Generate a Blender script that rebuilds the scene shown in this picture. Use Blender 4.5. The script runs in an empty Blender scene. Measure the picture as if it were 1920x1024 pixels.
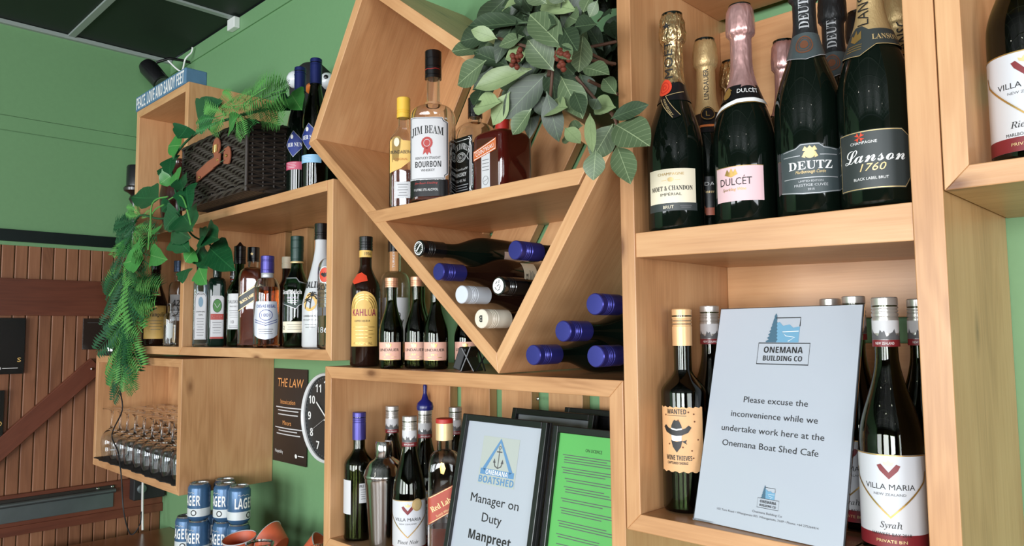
import bpy, bmesh, math, random
from math import sin, cos, pi, radians, sqrt, atan2
from mathutils import Vector, Matrix, Euler

random.seed(11)
sc = bpy.context.scene
COL = sc.collection

# ------------------------------------------------------------------ camera
cam_d = bpy.data.cameras.new('camera')
cam_d.sensor_width = 36.0
cam_d.lens = 36.0 * 1401.4 / 1920.0
cam_d.clip_start = 0.02
cam = bpy.data.objects.new('camera', cam_d)
COL.objects.link(cam)
_yaw, _pit, _rol = radians(44.478), radians(4.526), radians(-0.482)
_f = Vector((-sin(_yaw)*cos(_pit), cos(_yaw)*cos(_pit), sin(_pit)))
_r = Vector((cos(_yaw), sin(_yaw), 0))
_u = _r.cross(_f)
_r2 = _r*cos(_rol) + _u*sin(_rol)
_u2 = -_r*sin(_rol) + _u*cos(_rol)
_m = Matrix((_r2, _u2, -_f)).transposed().to_4x4()
_m.translation = Vector((0, -0.95, 1.6))
cam.matrix_world = _m
sc.camera = cam

# ------------------------------------------------------------------ view, world
sc.view_settings.view_transform = 'Standard'
sc.view_settings.look = 'None'
sc.view_settings.gamma = 1.0
sc.view_settings.exposure = -0.06
sc.view_settings.use_curve_mapping = False
sc.cycles.max_bounces = 14
sc.cycles.transmission_bounces = 12
sc.cycles.glossy_bounces = 5
sc.cycles.diffuse_bounces = 4
sc.cycles.transparent_max_bounces = 12
sc.cycles.sample_clamp_indirect = 4.0
sc.cycles.caustics_reflective = False
sc.cycles.caustics_refractive = True
world = bpy.data.worlds.new('daylight')
sc.world = world
world.use_nodes = True
world.node_tree.nodes['Background'].inputs[0].default_value = (0.75, 0.86, 1.0, 1)
world.node_tree.nodes['Background'].inputs[1].default_value = 1.0

def area(name, loc, size, target, power, col=(1, 1, 1)):
    d = bpy.data.lights.new(name, 'AREA')
    d.shape = 'RECTANGLE'; d.size, d.size_y = size
    d.energy = power; d.color = col
    o = bpy.data.objects.new(name, d); COL.objects.link(o)
    o.location = loc
    o.rotation_euler = (Vector(target)-Vector(loc)).to_track_quat('-Z', 'Y').to_euler()
    return o
DAY = (0.93, 0.97, 1.0)
LS = 1.0
# daylight falling in at the windows of the cafe, opposite and to the right of the shelves
area('window_light', (-2.35, -4.93, 1.5), (1.5, 1.5), (-2.35, 0, 1.5), 85*LS, DAY)
area('window_light', (-0.15, -4.93, 1.5), (1.5, 1.5), (-0.15, 0, 1.5), 140*LS, DAY)
area('window_light', (2.05, -4.93, 1.5), (1.5, 1.5), (2.05, 0, 1.5), 190*LS, DAY)
area('window_light', (3.93, -2.6, 1.5), (2.2, 1.6), (0, -2.0, 1.5), 110*LS, DAY)

# ------------------------------------------------------------------ helpers
def srgb(r, g, b):
    def f(c):
        c /= 255.0
        return c/12.92 if c <= 0.04045 else ((c+0.055)/1.055)**2.4
    return (f(r), f(g), f(b), 1.0)

def mat(name, col, rough=0.5, metal=0.0, **kw):
    m = bpy.data.materials.new(name); m.use_nodes = True
    b = m.node_tree.nodes['Principled BSDF']
    b.inputs['Base Color'].default_value = col
    b.inputs['Roughness'].default_value = rough
    b.inputs['Metallic'].default_value = metal
    for k, v in kw.items():
        b.inputs[k.replace('_', ' ')].default_value = v
    return m

def noisy(m, scale=30, amt=0.25, bump=0.0, detail=4, coord='Object', stretch=(1, 1, 1)):
    """vary the base colour of a plain material with noise, add fine relief"""
    nt = m.node_tree; b = nt.nodes['Principled BSDF']
    tc = nt.nodes.new('ShaderNodeTexCoord'); mp = nt.nodes.new('ShaderNodeMapping')
    mp.inputs['Scale'].default_value = stretch
    nz = nt.nodes.new('ShaderNodeTexNoise'); nz.inputs['Scale'].default_value = scale; nz.inputs['Detail'].default_value = detail
    nt.links.new(tc.outputs[coord], mp.inputs[0]); nt.links.new(mp.outputs[0], nz.inputs[0])
    mx = nt.nodes.new('ShaderNodeMix'); mx.data_type = 'RGBA'
    c = b.inputs['Base Color'].default_value
    mx.inputs[6].default_value = (c[0]*(1-amt), c[1]*(1-amt), c[2]*(1-amt), 1)
    mx.inputs[7].default_value = (min(1, c[0]*(1+amt)), min(1, c[1]*(1+amt)), min(1, c[2]*(1+amt)), 1)
    nt.links.new(nz.outputs[0], mx.inputs[0]); nt.links.new(mx.outputs[2], b.inputs['Base Color'])
    if bump:
        bp = nt.nodes.new('ShaderNodeBump'); bp.inputs['Strength'].default_value = bump; bp.inputs['Distance'].default_value = 0.002
        nt.links.new(nz.outputs[0], bp.inputs['Height']); nt.links.new(bp.outputs[0], b.inputs['Normal'])
    return m

def wood(name, dark, mid, light, rough=0.5, ring=9.0, coat=0.15):
    m = bpy.data.materials.new(name); m.use_nodes = True
    nt = m.node_tree; N = nt.nodes; L = nt.links; b = N['Principled BSDF']
    tc = N.new('ShaderNodeTexCoord'); oi = N.new('ShaderNodeObjectInfo')
    off = N.new('ShaderNodeVectorMath'); off.operation = 'SCALE'; off.inputs[0].default_value = (7.3, 3.1, 5.7)
    L.new(oi.outputs['Random'], off.inputs['Scale'])
    ad = N.new('ShaderNodeVectorMath'); ad.operation = 'ADD'
    L.new(tc.outputs['Object'], ad.inputs[0]); L.new(off.outputs[0], ad.inputs[1])
    # broad cathedral grain
    mp = N.new('ShaderNodeMapping'); mp.inputs['Scale'].default_value = (0.9, 6.0, 6.0); L.new(ad.outputs[0], mp.inputs[0])
    n1 = N.new('ShaderNodeTexNoise'); n1.inputs['Scale'].default_value = 1.6; n1.inputs['Detail'].default_value = 3; n1.inputs['Distortion'].default_value = 0.6
    L.new(mp.outputs[0], n1.inputs[0])
    ml = N.new('ShaderNodeMath'); ml.operation = 'MULTIPLY'; ml.inputs[1].default_value = ring; L.new(n1.outputs[0], ml.inputs[0])
    sn = N.new('ShaderNodeMath'); sn.operation = 'SINE'; ml2 = N.new('ShaderNodeMath'); ml2.operation = 'MULTIPLY'; ml2.inputs[1].default_value = 6.283
    L.new(ml.outputs[0], ml2.inputs[0]); L.new(ml2.outputs[0], sn.inputs[0])
    # fine fibres
    mp2 = N.new('ShaderNodeMapping'); mp2.inputs['Scale'].default_value = (6, 160, 160); L.new(ad.outputs[0], mp2.inputs[0])
    n2 = N.new('ShaderNodeTexNoise'); n2.inputs['Scale'].default_value = 1.5; n2.inputs['Detail'].default_value = 5; L.new(mp2.outputs[0], n2.inputs[0])
    # blotches
    n3 = N.new('ShaderNodeTexNoise'); n3.inputs['Scale'].default_value = 2.2; n3.inputs['Detail'].default_value = 3
    mp4 = N.new('ShaderNodeMapping'); mp4.inputs['Scale'].default_value = (1.0, 3.0, 3.0); L.new(ad.outputs[0], mp4.inputs[0]); L.new(mp4.outputs[0], n3.inputs[0])
    n3s = N.new('ShaderNodeMath'); n3s.operation = 'MULTIPLY_ADD'; n3s.inputs[1].default_value = 0.62; n3s.inputs[2].default_value = 0.09; L.new(n3.outputs[0], n3s.inputs[0])
    a1 = N.new('ShaderNodeMath'); a1.operation = 'MULTIPLY_ADD'; a1.inputs[1].default_value = 0.028; L.new(sn.outputs[0], a1.inputs[0]); L.new(n3s.outputs[0], a1.inputs[2])
    a2 = N.new('ShaderNodeMath'); a2.operation = 'MULTIPLY_ADD'; a2.inputs[1].default_value = 0.20; L.new(n2.outputs[0], a2.inputs[0]); L.new(a1.outputs[0], a2.inputs[2])
    cr = N.new('ShaderNodeValToRGB'); e = cr.color_ramp.elements
    e[0].position = 0.22; e[0].color = dark; e[1].position = 0.74; e[1].color = light
    x = cr.color_ramp.elements.new(0.47); x.color = mid
    L.new(a2.outputs[0], cr.inputs[0])
    # knots
    mp3 = N.new('ShaderNodeMapping'); mp3.inputs['Scale'].default_value = (3.4, 8.0, 8.0); L.new(ad.outputs[0], mp3.inputs[0])
    vo = N.new('ShaderNodeTexVoronoi'); vo.inputs['Scale'].default_value = 1.0; L.new(mp3.outputs[0], vo.inputs[0])
    kr = N.new('ShaderNodeValToRGB'); kr.color_ramp.elements[0].position = 0.035; kr.color_ramp.elements[0].color = (1, 1, 1, 1)
    kr.color_ramp.elements[1].position = 0.135; kr.color_ramp.elements[1].color = (0, 0, 0, 1); kx = kr.color_ramp.elements.new(0.075); kx.color = (.35, .35, .35, 1); L.new(vo.outputs['Distance'], kr.inputs[0])
    mx = N.new('ShaderNodeMix'); mx.data_type = 'RGBA'; mx.inputs[7].default_value = (dark[0]*0.42, dark[1]*0.30, dark[2]*0.24, 1)
    kf = N.new('ShaderNodeMath'); kf.operation = 'MULTIPLY'; kf.inputs[1].default_value = 0.85; sel = N.new('ShaderNodeSeparateXYZ'); L.new(vo.outputs['Color'], sel.inputs[0]); gt = N.new('ShaderNodeMath'); gt.operation = 'GREATER_THAN'; gt.inputs[1].default_value = 0.45; L.new(sel.outputs[0], gt.inputs[0])
    km = N.new('ShaderNodeMath'); km.operation = 'MULTIPLY'; L.new(kr.outputs[0], km.inputs[0]); L.new(gt.outputs[0], km.inputs[1]); L.new(km.outputs[0], kf.inputs[0])
    L.new(kf.outputs[0], mx.inputs[0]); L.new(cr.outputs[0], mx.inputs[6])
    L.new(mx.outputs[2], b.inputs['Base Color'])
    b.inputs['Roughness'].default_value = rough
    b.inputs['Coat Weight'].default_value = coat; b.inputs['Coat Roughness'].default_value = 0.25
    bp = N.new('ShaderNodeBump'); bp.inputs['Strength'].default_value = 0.25; bp.inputs['Distance'].default_value = 0.0008
    L.new(n2.outputs[0], bp.inputs['Height']); L.new(bp.outputs[0], b.inputs['Normal'])
    return m

def glass(name, col, rough=0.0, ior=1.48):
    m = mat(name, col, rough, 0.0, IOR=ior)
    m.node_tree.nodes['Principled BSDF'].inputs['Transmission Weight'].default_value = 1.0
    return m

def tag(o, label=None, cat=None, group=None, kind=None):
    if label: o['label'] = label
    if cat: o['category'] = cat
    if group: o['group'] = group
    if kind: o['kind'] = kind
    return o

def thing(name, label, cat, loc=(0, 0, 0), rot=0.0, group=None, mtx=None):
    o = bpy.data.objects.new(name, None); COL.objects.link(o)
    o.empty_display_size = 0.02
    if mtx is not None: o.matrix_world = mtx
    else:
        o.location = loc; o.rotation_euler = (0, 0, rot)
    return tag(o, label, cat, group)

def link(name, me, m, parent=None, smooth=None):
    me.name = name
    if m is not None and not me.materials: me.materials.append(m)
    o = bpy.data.objects.new(name, me); COL.objects.link(o)
    if parent is not None: o.parent = parent
    return o

def finish(me, smooth):
    if smooth is not None:
        me.shade_smooth()
        me.set_sharp_from_angle(angle=radians(smooth))

def from_bm(name, bm, m, parent=None, smooth=35, bevel=0.0):
    if bevel:
        bmesh.ops.bevel(bm, geom=bm.edges[:], offset=bevel, segments=2, affect='EDGES', profile=0.5)
    me = bpy.data.meshes.new(name); bm.to_mesh(me); bm.free()
    finish(me, smooth)
    return link(name, me, m, parent)

def obj(name, v, f, m, parent=None, smooth=35):
    me = bpy.data.meshes.new(name); me.from_pydata(v, [], f); me.update()
    finish(me, smooth)
    return link(name, me, m, parent)

def box_bm(bm, x0, x1, y0, y1, z0, z1, mtx=None):
    vs = [bm.verts.new(p) for p in ((x0,y0,z0),(x1,y0,z0),(x1,y1,z0),(x0,y1,z0),(x0,y0,z1),(x1,y0,z1),(x1,y1,z1),(x0,y1,z1))]
    for q in ((3,2,1,0),(4,5,6,7),(0,1,5,4),(1,2,6,5),(2,3,7,6),(3,0,4,7)):
        bm.faces.new([vs[i] for i in q])
    if mtx is not None: bmesh.ops.transform(bm, matrix=mtx, verts=vs)
    return vs

def box(name, x0, x1, y0, y1, z0, z1, m, parent=None, bevel=0.001, axis=None):
    """a box whose local X runs along its longest side (for the grain)"""
    c = Vector(((x0+x1)/2, (y0+y1)/2, (z0+z1)/2)); d = [x1-x0, y1-y0, z1-z0]
    a = axis if axis is not None else d.index(max(d))
    bm = bmesh.new()
    if a == 0: R = Matrix.Identity(4); s = d
    elif a == 1: R = Matrix.Rotation(pi/2, 4, 'Z'); s = [d[1], d[0], d[2]]
    else: R = Matrix.Rotation(-pi/2, 4, 'Y'); s = [d[2], d[1], d[0]]
    box_bm(bm, -s[0]/2, s[0]/2, -s[1]/2, s[1]/2, -s[2]/2, s[2]/2)
    o = from_bm(name, bm, m, parent, None, bevel)
    o.matrix_basis = Matrix.Translation(c) @ R
    if parent is not None and parent.get('kind') == 'structure': o.matrix_parent_inverse = parent.matrix_basis.inverted()
    return o

def plank(name, pts, y0, y1, m, parent, bevel=0.0012):
    """board: polygon pts in (x, z), first edge along its length, extruded from y0 to y1"""
    a = Vector(pts[0]); b = Vector(pts[1]); ang = atan2(b[1]-a[1], b[0]-a[0])
    c = sum((Vector(p) for p in pts), Vector((0, 0)))/len(pts)
    bm = bmesh.new(); ca, sa = cos(-ang), sin(-ang)
    loc = [((p[0]-c[0])*ca-(p[1]-c[1])*sa, (p[0]-c[0])*sa+(p[1]-c[1])*ca) for p in pts]
    h = (y1-y0)/2
    fr = [bm.verts.new((x, -h, z)) for x, z in loc]; bk = [bm.verts.new((x, h, z)) for x, z in loc]
    n = len(pts)
    bm.faces.new(fr); bm.faces.new(bk[::-1])
    for i in range(n): bm.faces.new((fr[(i+1) % n], fr[i], bk[i], bk[(i+1) % n]))
    bmesh.ops.recalc_face_normals(bm, faces=bm.faces[:])
    o = from_bm(name, bm, m, parent, None, bevel)
    o.location = (c[0], (y0+y1)/2, c[1]); o.rotation_euler = (0, -ang, 0)
    return o

def lathe_data(prof, seg=36, n=2.0, ry=1.0, cap=True, nf=None, flute=0.0, nfl=0):
    """prof: [(r, z)] or [(r, z, n)] -> verts, faces; n > 2 squares the section"""
    v, f = [], []
    for p in prof:
        r, z = p[0], p[1]; nn = p[2] if len(p) > 2 else n; rr = ry if len(p) <= 3 else p[3]
        for k in range(seg):
            a = 2*pi*(k+0.5)/seg; s, c = sin(a), cos(a)
            q = r*(abs(s)**nn+abs(c)**nn)**(-1.0/nn)
            if flute: q *= 1+flute*cos(nfl*a)
            v.append((q*s, -q*c*rr, z))
    m = len(prof)
    for j in range(m-1):
        for k in range(seg):
            k2 = (k+1) % seg
            f.append((j*seg+k, j*seg+k2, (j+1)*seg+k2, (j+1)*seg+k))
    if cap:
        f.append(tuple(range(seg))[::-1]); f.append(tuple((m-1)*seg+k for k in range(seg)))
    return v, f

def lathe(name, prof, m, parent=None, smooth=40, **kw):
    v, f = lathe_data(prof, **kw)
    return obj(name, v, f, m, parent, smooth)

def shell(name, prof, t, m, parent=None, seg=36, n=2.0, ry=1.0, base_t=0.006, open_top=False):
    """hollow vessel: outer profile plus an inner one offset by t"""
    v, f = lathe_data(prof, seg, n, ry, cap=False)
    inner = []
    zb = prof[0][1]+base_t
    for p in prof:
        q = list(p); q[0] = max(p[0]-t, 0.0015); q[1] = max(p[1], zb); inner.append(tuple(q))
    if open_top: pass
    v2, f2 = lathe_data(inner, seg, n, ry, cap=False)
    o = len(v); v += v2; f += [tuple(i+o for i in q[::-1]) for q in f2]
    f.append(tuple(range(seg))[::-1]); f.append(tuple(o+k for k in range(seg)))
    m1 = (len(prof)-1)*seg
    for k in range(seg):
        k2 = (k+1) % seg
        f.append((m1+k, m1+k2, o+m1+k2, o+m1+k))
    return obj(name, v, f, m, parent, 40)

def tube_data(path, r, sides=6, v=None, f=None, closed=False):
    v = v if v is not None else []; f = f if f is not None else []
    P = [Vector(p) for p in path]; n = len(P); base = len(v)
    rs = r if isinstance(r, (list, tuple)) else [r]*n
    up = Vector((0.13, 0.31, 0.94))
    for i, p in enumerate(P):
        t = (P[min(i+1, n-1)]-P[max(i-1, 0)])
        t = t.normalized() if t.length > 1e-9 else Vector((0, 0, 1))
        s = t.cross(up)
        if s.length < 1e-4: s = t.cross(Vector((1, 0, 0)))
        s.normalize(); w = s.cross(t)
        for k in range(sides):
            a = 2*pi*k/sides
            v.append(tuple(p+(s*cos(a)+w*sin(a))*rs[i]))
    for i in range(n-1):
        for k in range(sides):
            k2 = (k+1) % sides
            f.append((base+i*sides+k, base+i*sides+k2, base+(i+1)*sides+k2, base+(i+1)*sides+k))
    f.append(tuple(base+k for k in range(sides))[::-1]); f.append(tuple(base+(n-1)*sides+k for k in range(sides)))
    return v, f

def tube(name, path, r, m, parent=None, sides=8):
    v, f = tube_data(path, r, sides)
    return obj(name, v, f, m, parent, 60)

def smoothpath(P, k=6):
    P = [Vector(p) for p in P]; out = []
    for i in range(len(P)-1):
        p0, p1, p2, p3 = P[max(i-1, 0)], P[i], P[i+1], P[min(i+2, len(P)-1)]
        for j in range(k):
            t = j/k
            out.append(0.5*((2*p1)+(-p0+p2)*t+(2*p0-5*p1+4*p2-p3)*t*t+(-p0+3*p1-3*p2+p3)*t**3))
    out.append(P[-1]); return out

# ---- flat print: polygons, ribbons and lettering as bmesh in (u, v), mapped on a surface
def text_bm(s, size_h, width=None, shear=0.0, res=2, bold=0.0, cap=0.70):
    if bold:   # heavier letters: the sans-serif bold alphabet
        s = ''.join(chr(0x1D5D4+ord(q)-65) if 'A' <= q <= 'Z' else chr(0x1D5EE+ord(q)-97) if 'a' <= q <= 'z' else chr(0x1D7EC+ord(q)-48) if '0' <= q <= '9' else q for q in s); bold = 0
    c = bpy.data.curves.new('lettering', 'FONT'); c.body = s; c.resolution_u = res
    c.align_x = 'CENTER'; c.shear = shear; c.offset = bold
    o = bpy.data.objects.new('lettering', c)
    me = o.to_mesh(); bm = bmesh.new(); bm.from_mesh(me); o.to_mesh_clear()
    bpy.data.objects.remove(o); bpy.data.curves.remove(c)
    if not bm.verts: return bm
    xs = [v.co.x for v in bm.verts]; x0, x1 = min(xs), max(xs)
    k = size_h/cap; kx = k
    if width: kx = width/max(x1-x0, 1e-6)
    for v in bm.verts:
        v.co = Vector(((v.co.x-(x0+x1)/2)*kx, (v.co.y-cap/2)*k, 0))
    return bm

def poly_bm(pts, bm=None):
    bm = bm or bmesh.new()
    bm.faces.new([bm.verts.new((p[0], p[1], 0)) for p in pts])
    return bm

def ribbon_bm(pts, w, bm=None, closed=False):
    bm = bm or bmesh.new(); n = len(pts); P = [Vector((p[0], p[1], 0)) for p in pts]
    L = []
    for i in range(n):
        if closed: t = P[(i+1) % n]-P[(i-1) % n]
        else: t = P[min(i+1, n-1)]-P[max(i-1, 0)]
        t.normalize(); q = Vector((-t.y, t.x, 0))*w/2
        L.append((bm.verts.new(P[i]-q), bm.verts.new(P[i]+q)))
    for i in range(n if closed else n-1):
        a, b = L[i], L[(i+1) % n]
        bm.faces.new((a[0], b[0], b[1], a[1]))
    return bm

def circ(cx, cy, rx, ry=None, n=24, a0=0, a1=2*pi):
    ry = ry or rx
    full = abs(a1-a0-2*pi) < 1e-6
    return [(cx+rx*cos(a0+(a1-a0)*i/(n if full else n-1)), cy+ry*sin(a0+(a1-a0)*i/(n if full else n-1))) for i in range(n)]

def rect(x0, x1, y0, y1): return [(x0, y0), (x1, y0), (x1, y1), (x0, y1)]

def xf(bm, dx=0, dy=0, rot=0, s=1):
    bmesh.ops.transform(bm, matrix=Matrix.Translation((dx, dy, 0)) @ Matrix.Rotation(rot, 4, 'Z') @ Matrix.Scale(s, 4), verts=bm.verts[:])
    return bm

def join_bm(bms):
    o = bmesh.new()
    for b in bms:
        me = bpy.data.meshes.new('x'); b.to_mesh(me); b.free(); o.from_mesh(me); bpy.data.meshes.remove(me)
    return o

def mapped(name, bm, S, off, m, parent, step=0.005, zstep=None):
    """wrap a flat bmesh (u, v) on the surface S(u, v, off)"""
    if bm.verts and step:
        us = [v.co.x for v in bm.verts]; lo, hi = min(us), max(us); u = lo+step
        while u < hi-1e-5:
            bmesh.ops.bisect_plane(bm, geom=bm.verts[:]+bm.edges[:]+bm.faces[:], plane_co=(u, 0, 0), plane_no=(1, 0, 0)); u += step
    if bm.verts and zstep:
        us = [v.co.y for v in bm.verts]; lo, hi = min(us), max(us); u = lo+zstep
        while u < hi-1e-5:
            bmesh.ops.bisect_plane(bm, geom=bm.verts[:]+bm.edges[:]+bm.faces[:], plane_co=(0, u, 0), plane_no=(0, 1, 0)); u += zstep
    bmesh.ops.triangulate(bm, faces=[f for f in bm.faces if len(f.verts) > 4])
    for v in bm.verts: v.co = Vector(S(v.co.x, v.co.y, off))
    bm.normal_update()
    return from_bm(name, bm, m, parent, 40)

def flatS(u, v, off): return (u, -off, v)

# ------------------------------------------------------------------ materials
W_shelf = wood('pale_macrocarpa_timber', srgb(146, 96, 56), srgb(198, 148, 102), srgb(224, 180, 132), 0.40)
W_inner = wood('macrocarpa_inner_face', srgb(144, 94, 54), srgb(194, 144, 98), srgb(218, 172, 124), 0.4)  # same timber slightly darkened, shade of the box insides in its colour
W_wall = wood('brown_matchlining', srgb(92, 54, 34), srgb(136, 88, 60), srgb(165, 114, 82), 0.5)
W_red = wood('red_brown_rail', srgb(70, 32, 20), srgb(104, 54, 36), srgb(128, 72, 50), 0.45)
W_counter = wood('varnished_counter', srgb(96, 50, 26), srgb(142, 84, 50), srgb(170, 106, 66), 0.25, coat=0.5)
GREEN = noisy(mat('green_wall_paint', srgb(114, 156, 110), 0.5), 60, 0.05, 0.15)
GREEN_D = mat('green_paint_groove', srgb(50, 80, 48), 0.6)
BLACK = mat('black_gloss', (0.008, 0.008, 0.009, 1), 0.25)
BLACKM = mat('black_matt', (0.012, 0.012, 0.013, 1), 0.6)
BLACKBAND = noisy(mat('black_painted_batten', srgb(16, 28, 28), 0.35), 20, 0.3)
TILE = noisy(mat('dark_green_ceiling_tile', srgb(10, 24, 15), 0.6), 5, 0.35)
TBAR = mat('grey_ceiling_tee', srgb(150, 160, 155), 0.5)
WHITE = mat('white_print', srgb(238, 238, 236), 0.5)
PAPER = mat('white_paper', srgb(180, 187, 197), 0.35, Coat_Weight=0.6)
CREAM = noisy(mat('cream_label', srgb(232, 222, 196), 0.5), 40, 0.05)
WLABEL = mat('white_label', srgb(206, 206, 208), 0.5)
KRAFT = noisy(mat('tan_poster_label', srgb(220, 172, 122), 0.6), 60, 0.12)
INK = mat('black_ink', (0.012, 0.012, 0.012, 1), 0.5)
GREYINK = mat('grey_ink', srgb(90, 90, 92), 0.5)
SILVINK = mat('silver_ink', srgb(185, 187, 190), 0.35, 0.3)
GOLD = mat('gold_ink', srgb(196, 160, 92), 0.3, 0.7)
GOLDL = mat('pale_gold_ink', srgb(224, 196, 140), 0.35, 0.4)
RED = mat('red_print', srgb(180, 44, 36), 0.45)
WAXRED = mat('orange_red_seal', srgb(214, 70, 44), 0.4)
MAROON = mat('maroon_print', srgb(122, 32, 38), 0.45)
PINK = mat('pink_label', srgb(226, 190, 194), 0.5)
SALMON = mat('salmon_label', srgb(228, 176, 156), 0.5)
COPPER = mat('copper_cap', srgb(214, 160, 128), 0.35, 0.5)
YELLOW = noisy(mat('yellow_label', srgb(226, 184, 100), 0.5), 30, 0.1)
YCAP = mat('yellow_cap', srgb(236, 190, 70), 0.4)
CHAR = mat('charcoal_label', srgb(52, 58, 58), 0.45)
SLATE = mat('slate_label', srgb(66, 76, 78), 0.45)
BLUECAP = mat('blue_screw_cap', srgb(58, 58, 140), 0.28, 0.55)
NAVYCAP = mat('navy_capsule', srgb(30, 40, 96), 0.28, 0.4)
BLUELAB = mat('royal_blue_label', srgb(44, 60, 132), 0.4)
SKYLAB = mat('sky_blue_label', srgb(140, 190, 224), 0.5)
ROSELAB = mat('rose_label', srgb(196, 84, 110), 0.5)
WCAP = mat('white_screw_cap', srgb(206, 212, 220), 0.3)
CCAP = mat('cream_screw_cap', srgb(222, 214, 196), 0.3)
SCAP = mat('silver_screw_cap', srgb(190, 186, 180), 0.3, 0.6)
BCAP = mat('black_screw_cap', srgb(16, 16, 18), 0.2, 0.0, Coat_Weight=0.5)
TCAP = mat('tan_screw_cap', srgb(222, 178, 128), 0.35, 0.2)
PCAP = mat('purple_blue_cap', srgb(72, 66, 140), 0.3, 0.4)
def foilmat(name, col, rough, metal, sc_=160, bump=0.6):
    m = mat(name, col, rough, metal)
    nt = m.node_tree; b = nt.nodes['Principled BSDF']
    tc = nt.nodes.new('ShaderNodeTexCoord'); mp = nt.nodes.new('ShaderNodeMapping'); mp.inputs['Scale'].default_value = (1, 1, 0.35)
    nz = nt.nodes.new('ShaderNodeTexNoise'); nz.inputs['Scale'].default_value = sc_; nz.inputs['Detail'].default_value = 2
    bp = nt.nodes.new('ShaderNodeBump'); bp.inputs['Strength'].default_value = bump; bp.inputs['Distance'].default_value = 0.006
    nt.links.new(tc.outputs['Object'], mp.inputs[0]); nt.links.new(mp.outputs[0], nz.inputs[0]); nt.links.new(nz.outputs[0], bp.inputs['Height']); nt.links.new(bp.outputs[0], b.inputs['Normal'])
    return m
GFOIL = foilmat('gold_foil', srgb(204, 176, 128), 0.26, 0.85, 140, 1.0)
GFOILS = foilmat('smooth_gold_foil', srgb(210, 180, 128), 0.4, 0.5, 600, 0.15)
PFOIL = foilmat('pink_foil', srgb(206, 162, 158), 0.3, 0.65, 90, 0.6)
BFOIL = foilmat('black_foil', srgb(30, 32, 34), 0.45, 0.2, 120, 0.4)
G_BLACK = mat('very_dark_green_glass_full', (0.003, 0.006, 0.004, 1), 0.04, 0.0, IOR=1.5)
G_BROWN = mat('dark_brown_glass_full', (0.014, 0.005, 0.003, 1), 0.05, 0.0, IOR=1.5)
G_GREEN = glass('green_glass', srgb(70, 88, 50))
G_OLIVE = glass('olive_glass', srgb(84, 94, 46))
G_DKGREEN = glass('deep_green_glass', srgb(60, 120, 60))
G_CLEAR = glass('clear_glass', (0.97, 0.98, 0.98, 1))
G_BLUE = glass('pale_blue_glass', srgb(200, 226, 240))
G_BROWNT = glass('brown_glass', srgb(120, 60, 30))
L_WINE = mat('dark_red_wine', (0.008, 0.002, 0.002, 1), 0.2)
L_DARK = mat('dark_spirit_in_green_glass', (0.004, 0.008, 0.004, 1), 0.2)
L_AMBER = glass('amber_whisky', srgb(206, 116, 60), 0.0, 1.36)
L_DAMBER = mat('deep_amber_whisky', srgb(104, 42, 20), 0.15, Coat_Weight=0.5)
L_CLEAR = glass('clear_spirit', (0.95, 0.97, 0.98, 1), 0.0, 1.36)
STEEL = mat('polished_steel', srgb(190, 190, 188), 0.14, 1.0)
GALV = noisy(mat('brushed_grey_metal', srgb(120, 130, 132), 0.4, 0.8), 12, 0.2)
CHROME = mat('chrome_pin', srgb(220, 220, 220), 0.15, 1.0)

# ================================================================== the setting
XL, XR, YB, YW, ZC = -3.353, 4.0, -5.0, 0.31, 2.81
def struct(o): o['kind'] = 'structure'; return o
struct(box('floor', XL-.1, XR+.1, YB-.1, YW+.1, -.05, 0, wood('floor_boards', srgb(80, 56, 40), srgb(120, 88, 64), srgb(140, 106, 80)), bevel=0))
# wall behind the shelves
wall_r = struct(box('wall_right', XL, XR, YW, YW+.1, 0, ZC, GREEN, bevel=0, axis=0))
struct(box('trim_1', XL, XR, YW-.006, YW, 2.752, ZC, GREEN, bevel=0, axis=0))
# far wall at the left: painted above, boarded below
wall_l = struct(box('wall_left', XL-.1, XL, YB, YW, 0, ZC, GREEN, bevel=0, axis=1))
for z0, z1 in ((2.0, 2.386), (2.3895, 2.445), (2.447, 2.80)):
    box('painted_panel', XL, XL+.006, -1.6, YW-.001, z0, z1, GREEN, wall_l, 0.0008, axis=1)
y = -1.04
while y < YW-.002:
    y1 = min(y+.0412, YW-.001)
    box('board', XL, XL+.014, y, y1, 0.6, 1.952, W_wall, wall_l, 0.003, axis=2)
    y += .0437
struct(box('trim_2', XL+.001, XL+.026, -1.5, YW-.001, 1.961, 2.006, BLACKBAND, axis=1))
struct(box('trim_3', XL+.001, XL+.016, -1.5, YW-.001, 1.946, 1.961, GREEN, axis=1))
struct(box('trim_4', XL+.001, XL+.036, -1.5, YW-.001, 1.679, 1.819, W_red, axis=1))
struct(box('trim_5', XL+.001, XL+.034, -1.5, YW-.001, 0.866, 1.011, W_red, axis=1))
struct(box('trim_6', XL+.034, XL+.042, -1.5, YW-.001, 0.862, 0.896, W_red, axis=1))
# diagonal brace
bm = bmesh.new(); L_ = 1.25
box_bm(bm, -L_/2, L_/2, -.034, .034, -.012, .012)
br = from_bm('trim_7', bm, W_red, None, None, .002)
ang = atan2(.285, .30); cy, cz = -0.27, 1.192
mid = Vector((XL+.028, cy-0.20*cos(ang), cz-0.20*sin(ang)))
ax = Vector((0, cos(ang), sin(ang))); nz_ = Vector((1, 0, 0)); ay = nz_.cross(ax)
mm = Matrix((ax, ay, nz_)).transposed().to_4x4(); mm.translation = mid
br.matrix_basis = mm; struct(br)
lathe('screw', [(0, 0), (.006, 0), (.006, .003), (.003, .004)], CHROME, None, seg=12).name = 'screw'
scr = bpy.data.objects['screw']; scr.parent = br; scr.location = (0.60, 0, .012)
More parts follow.
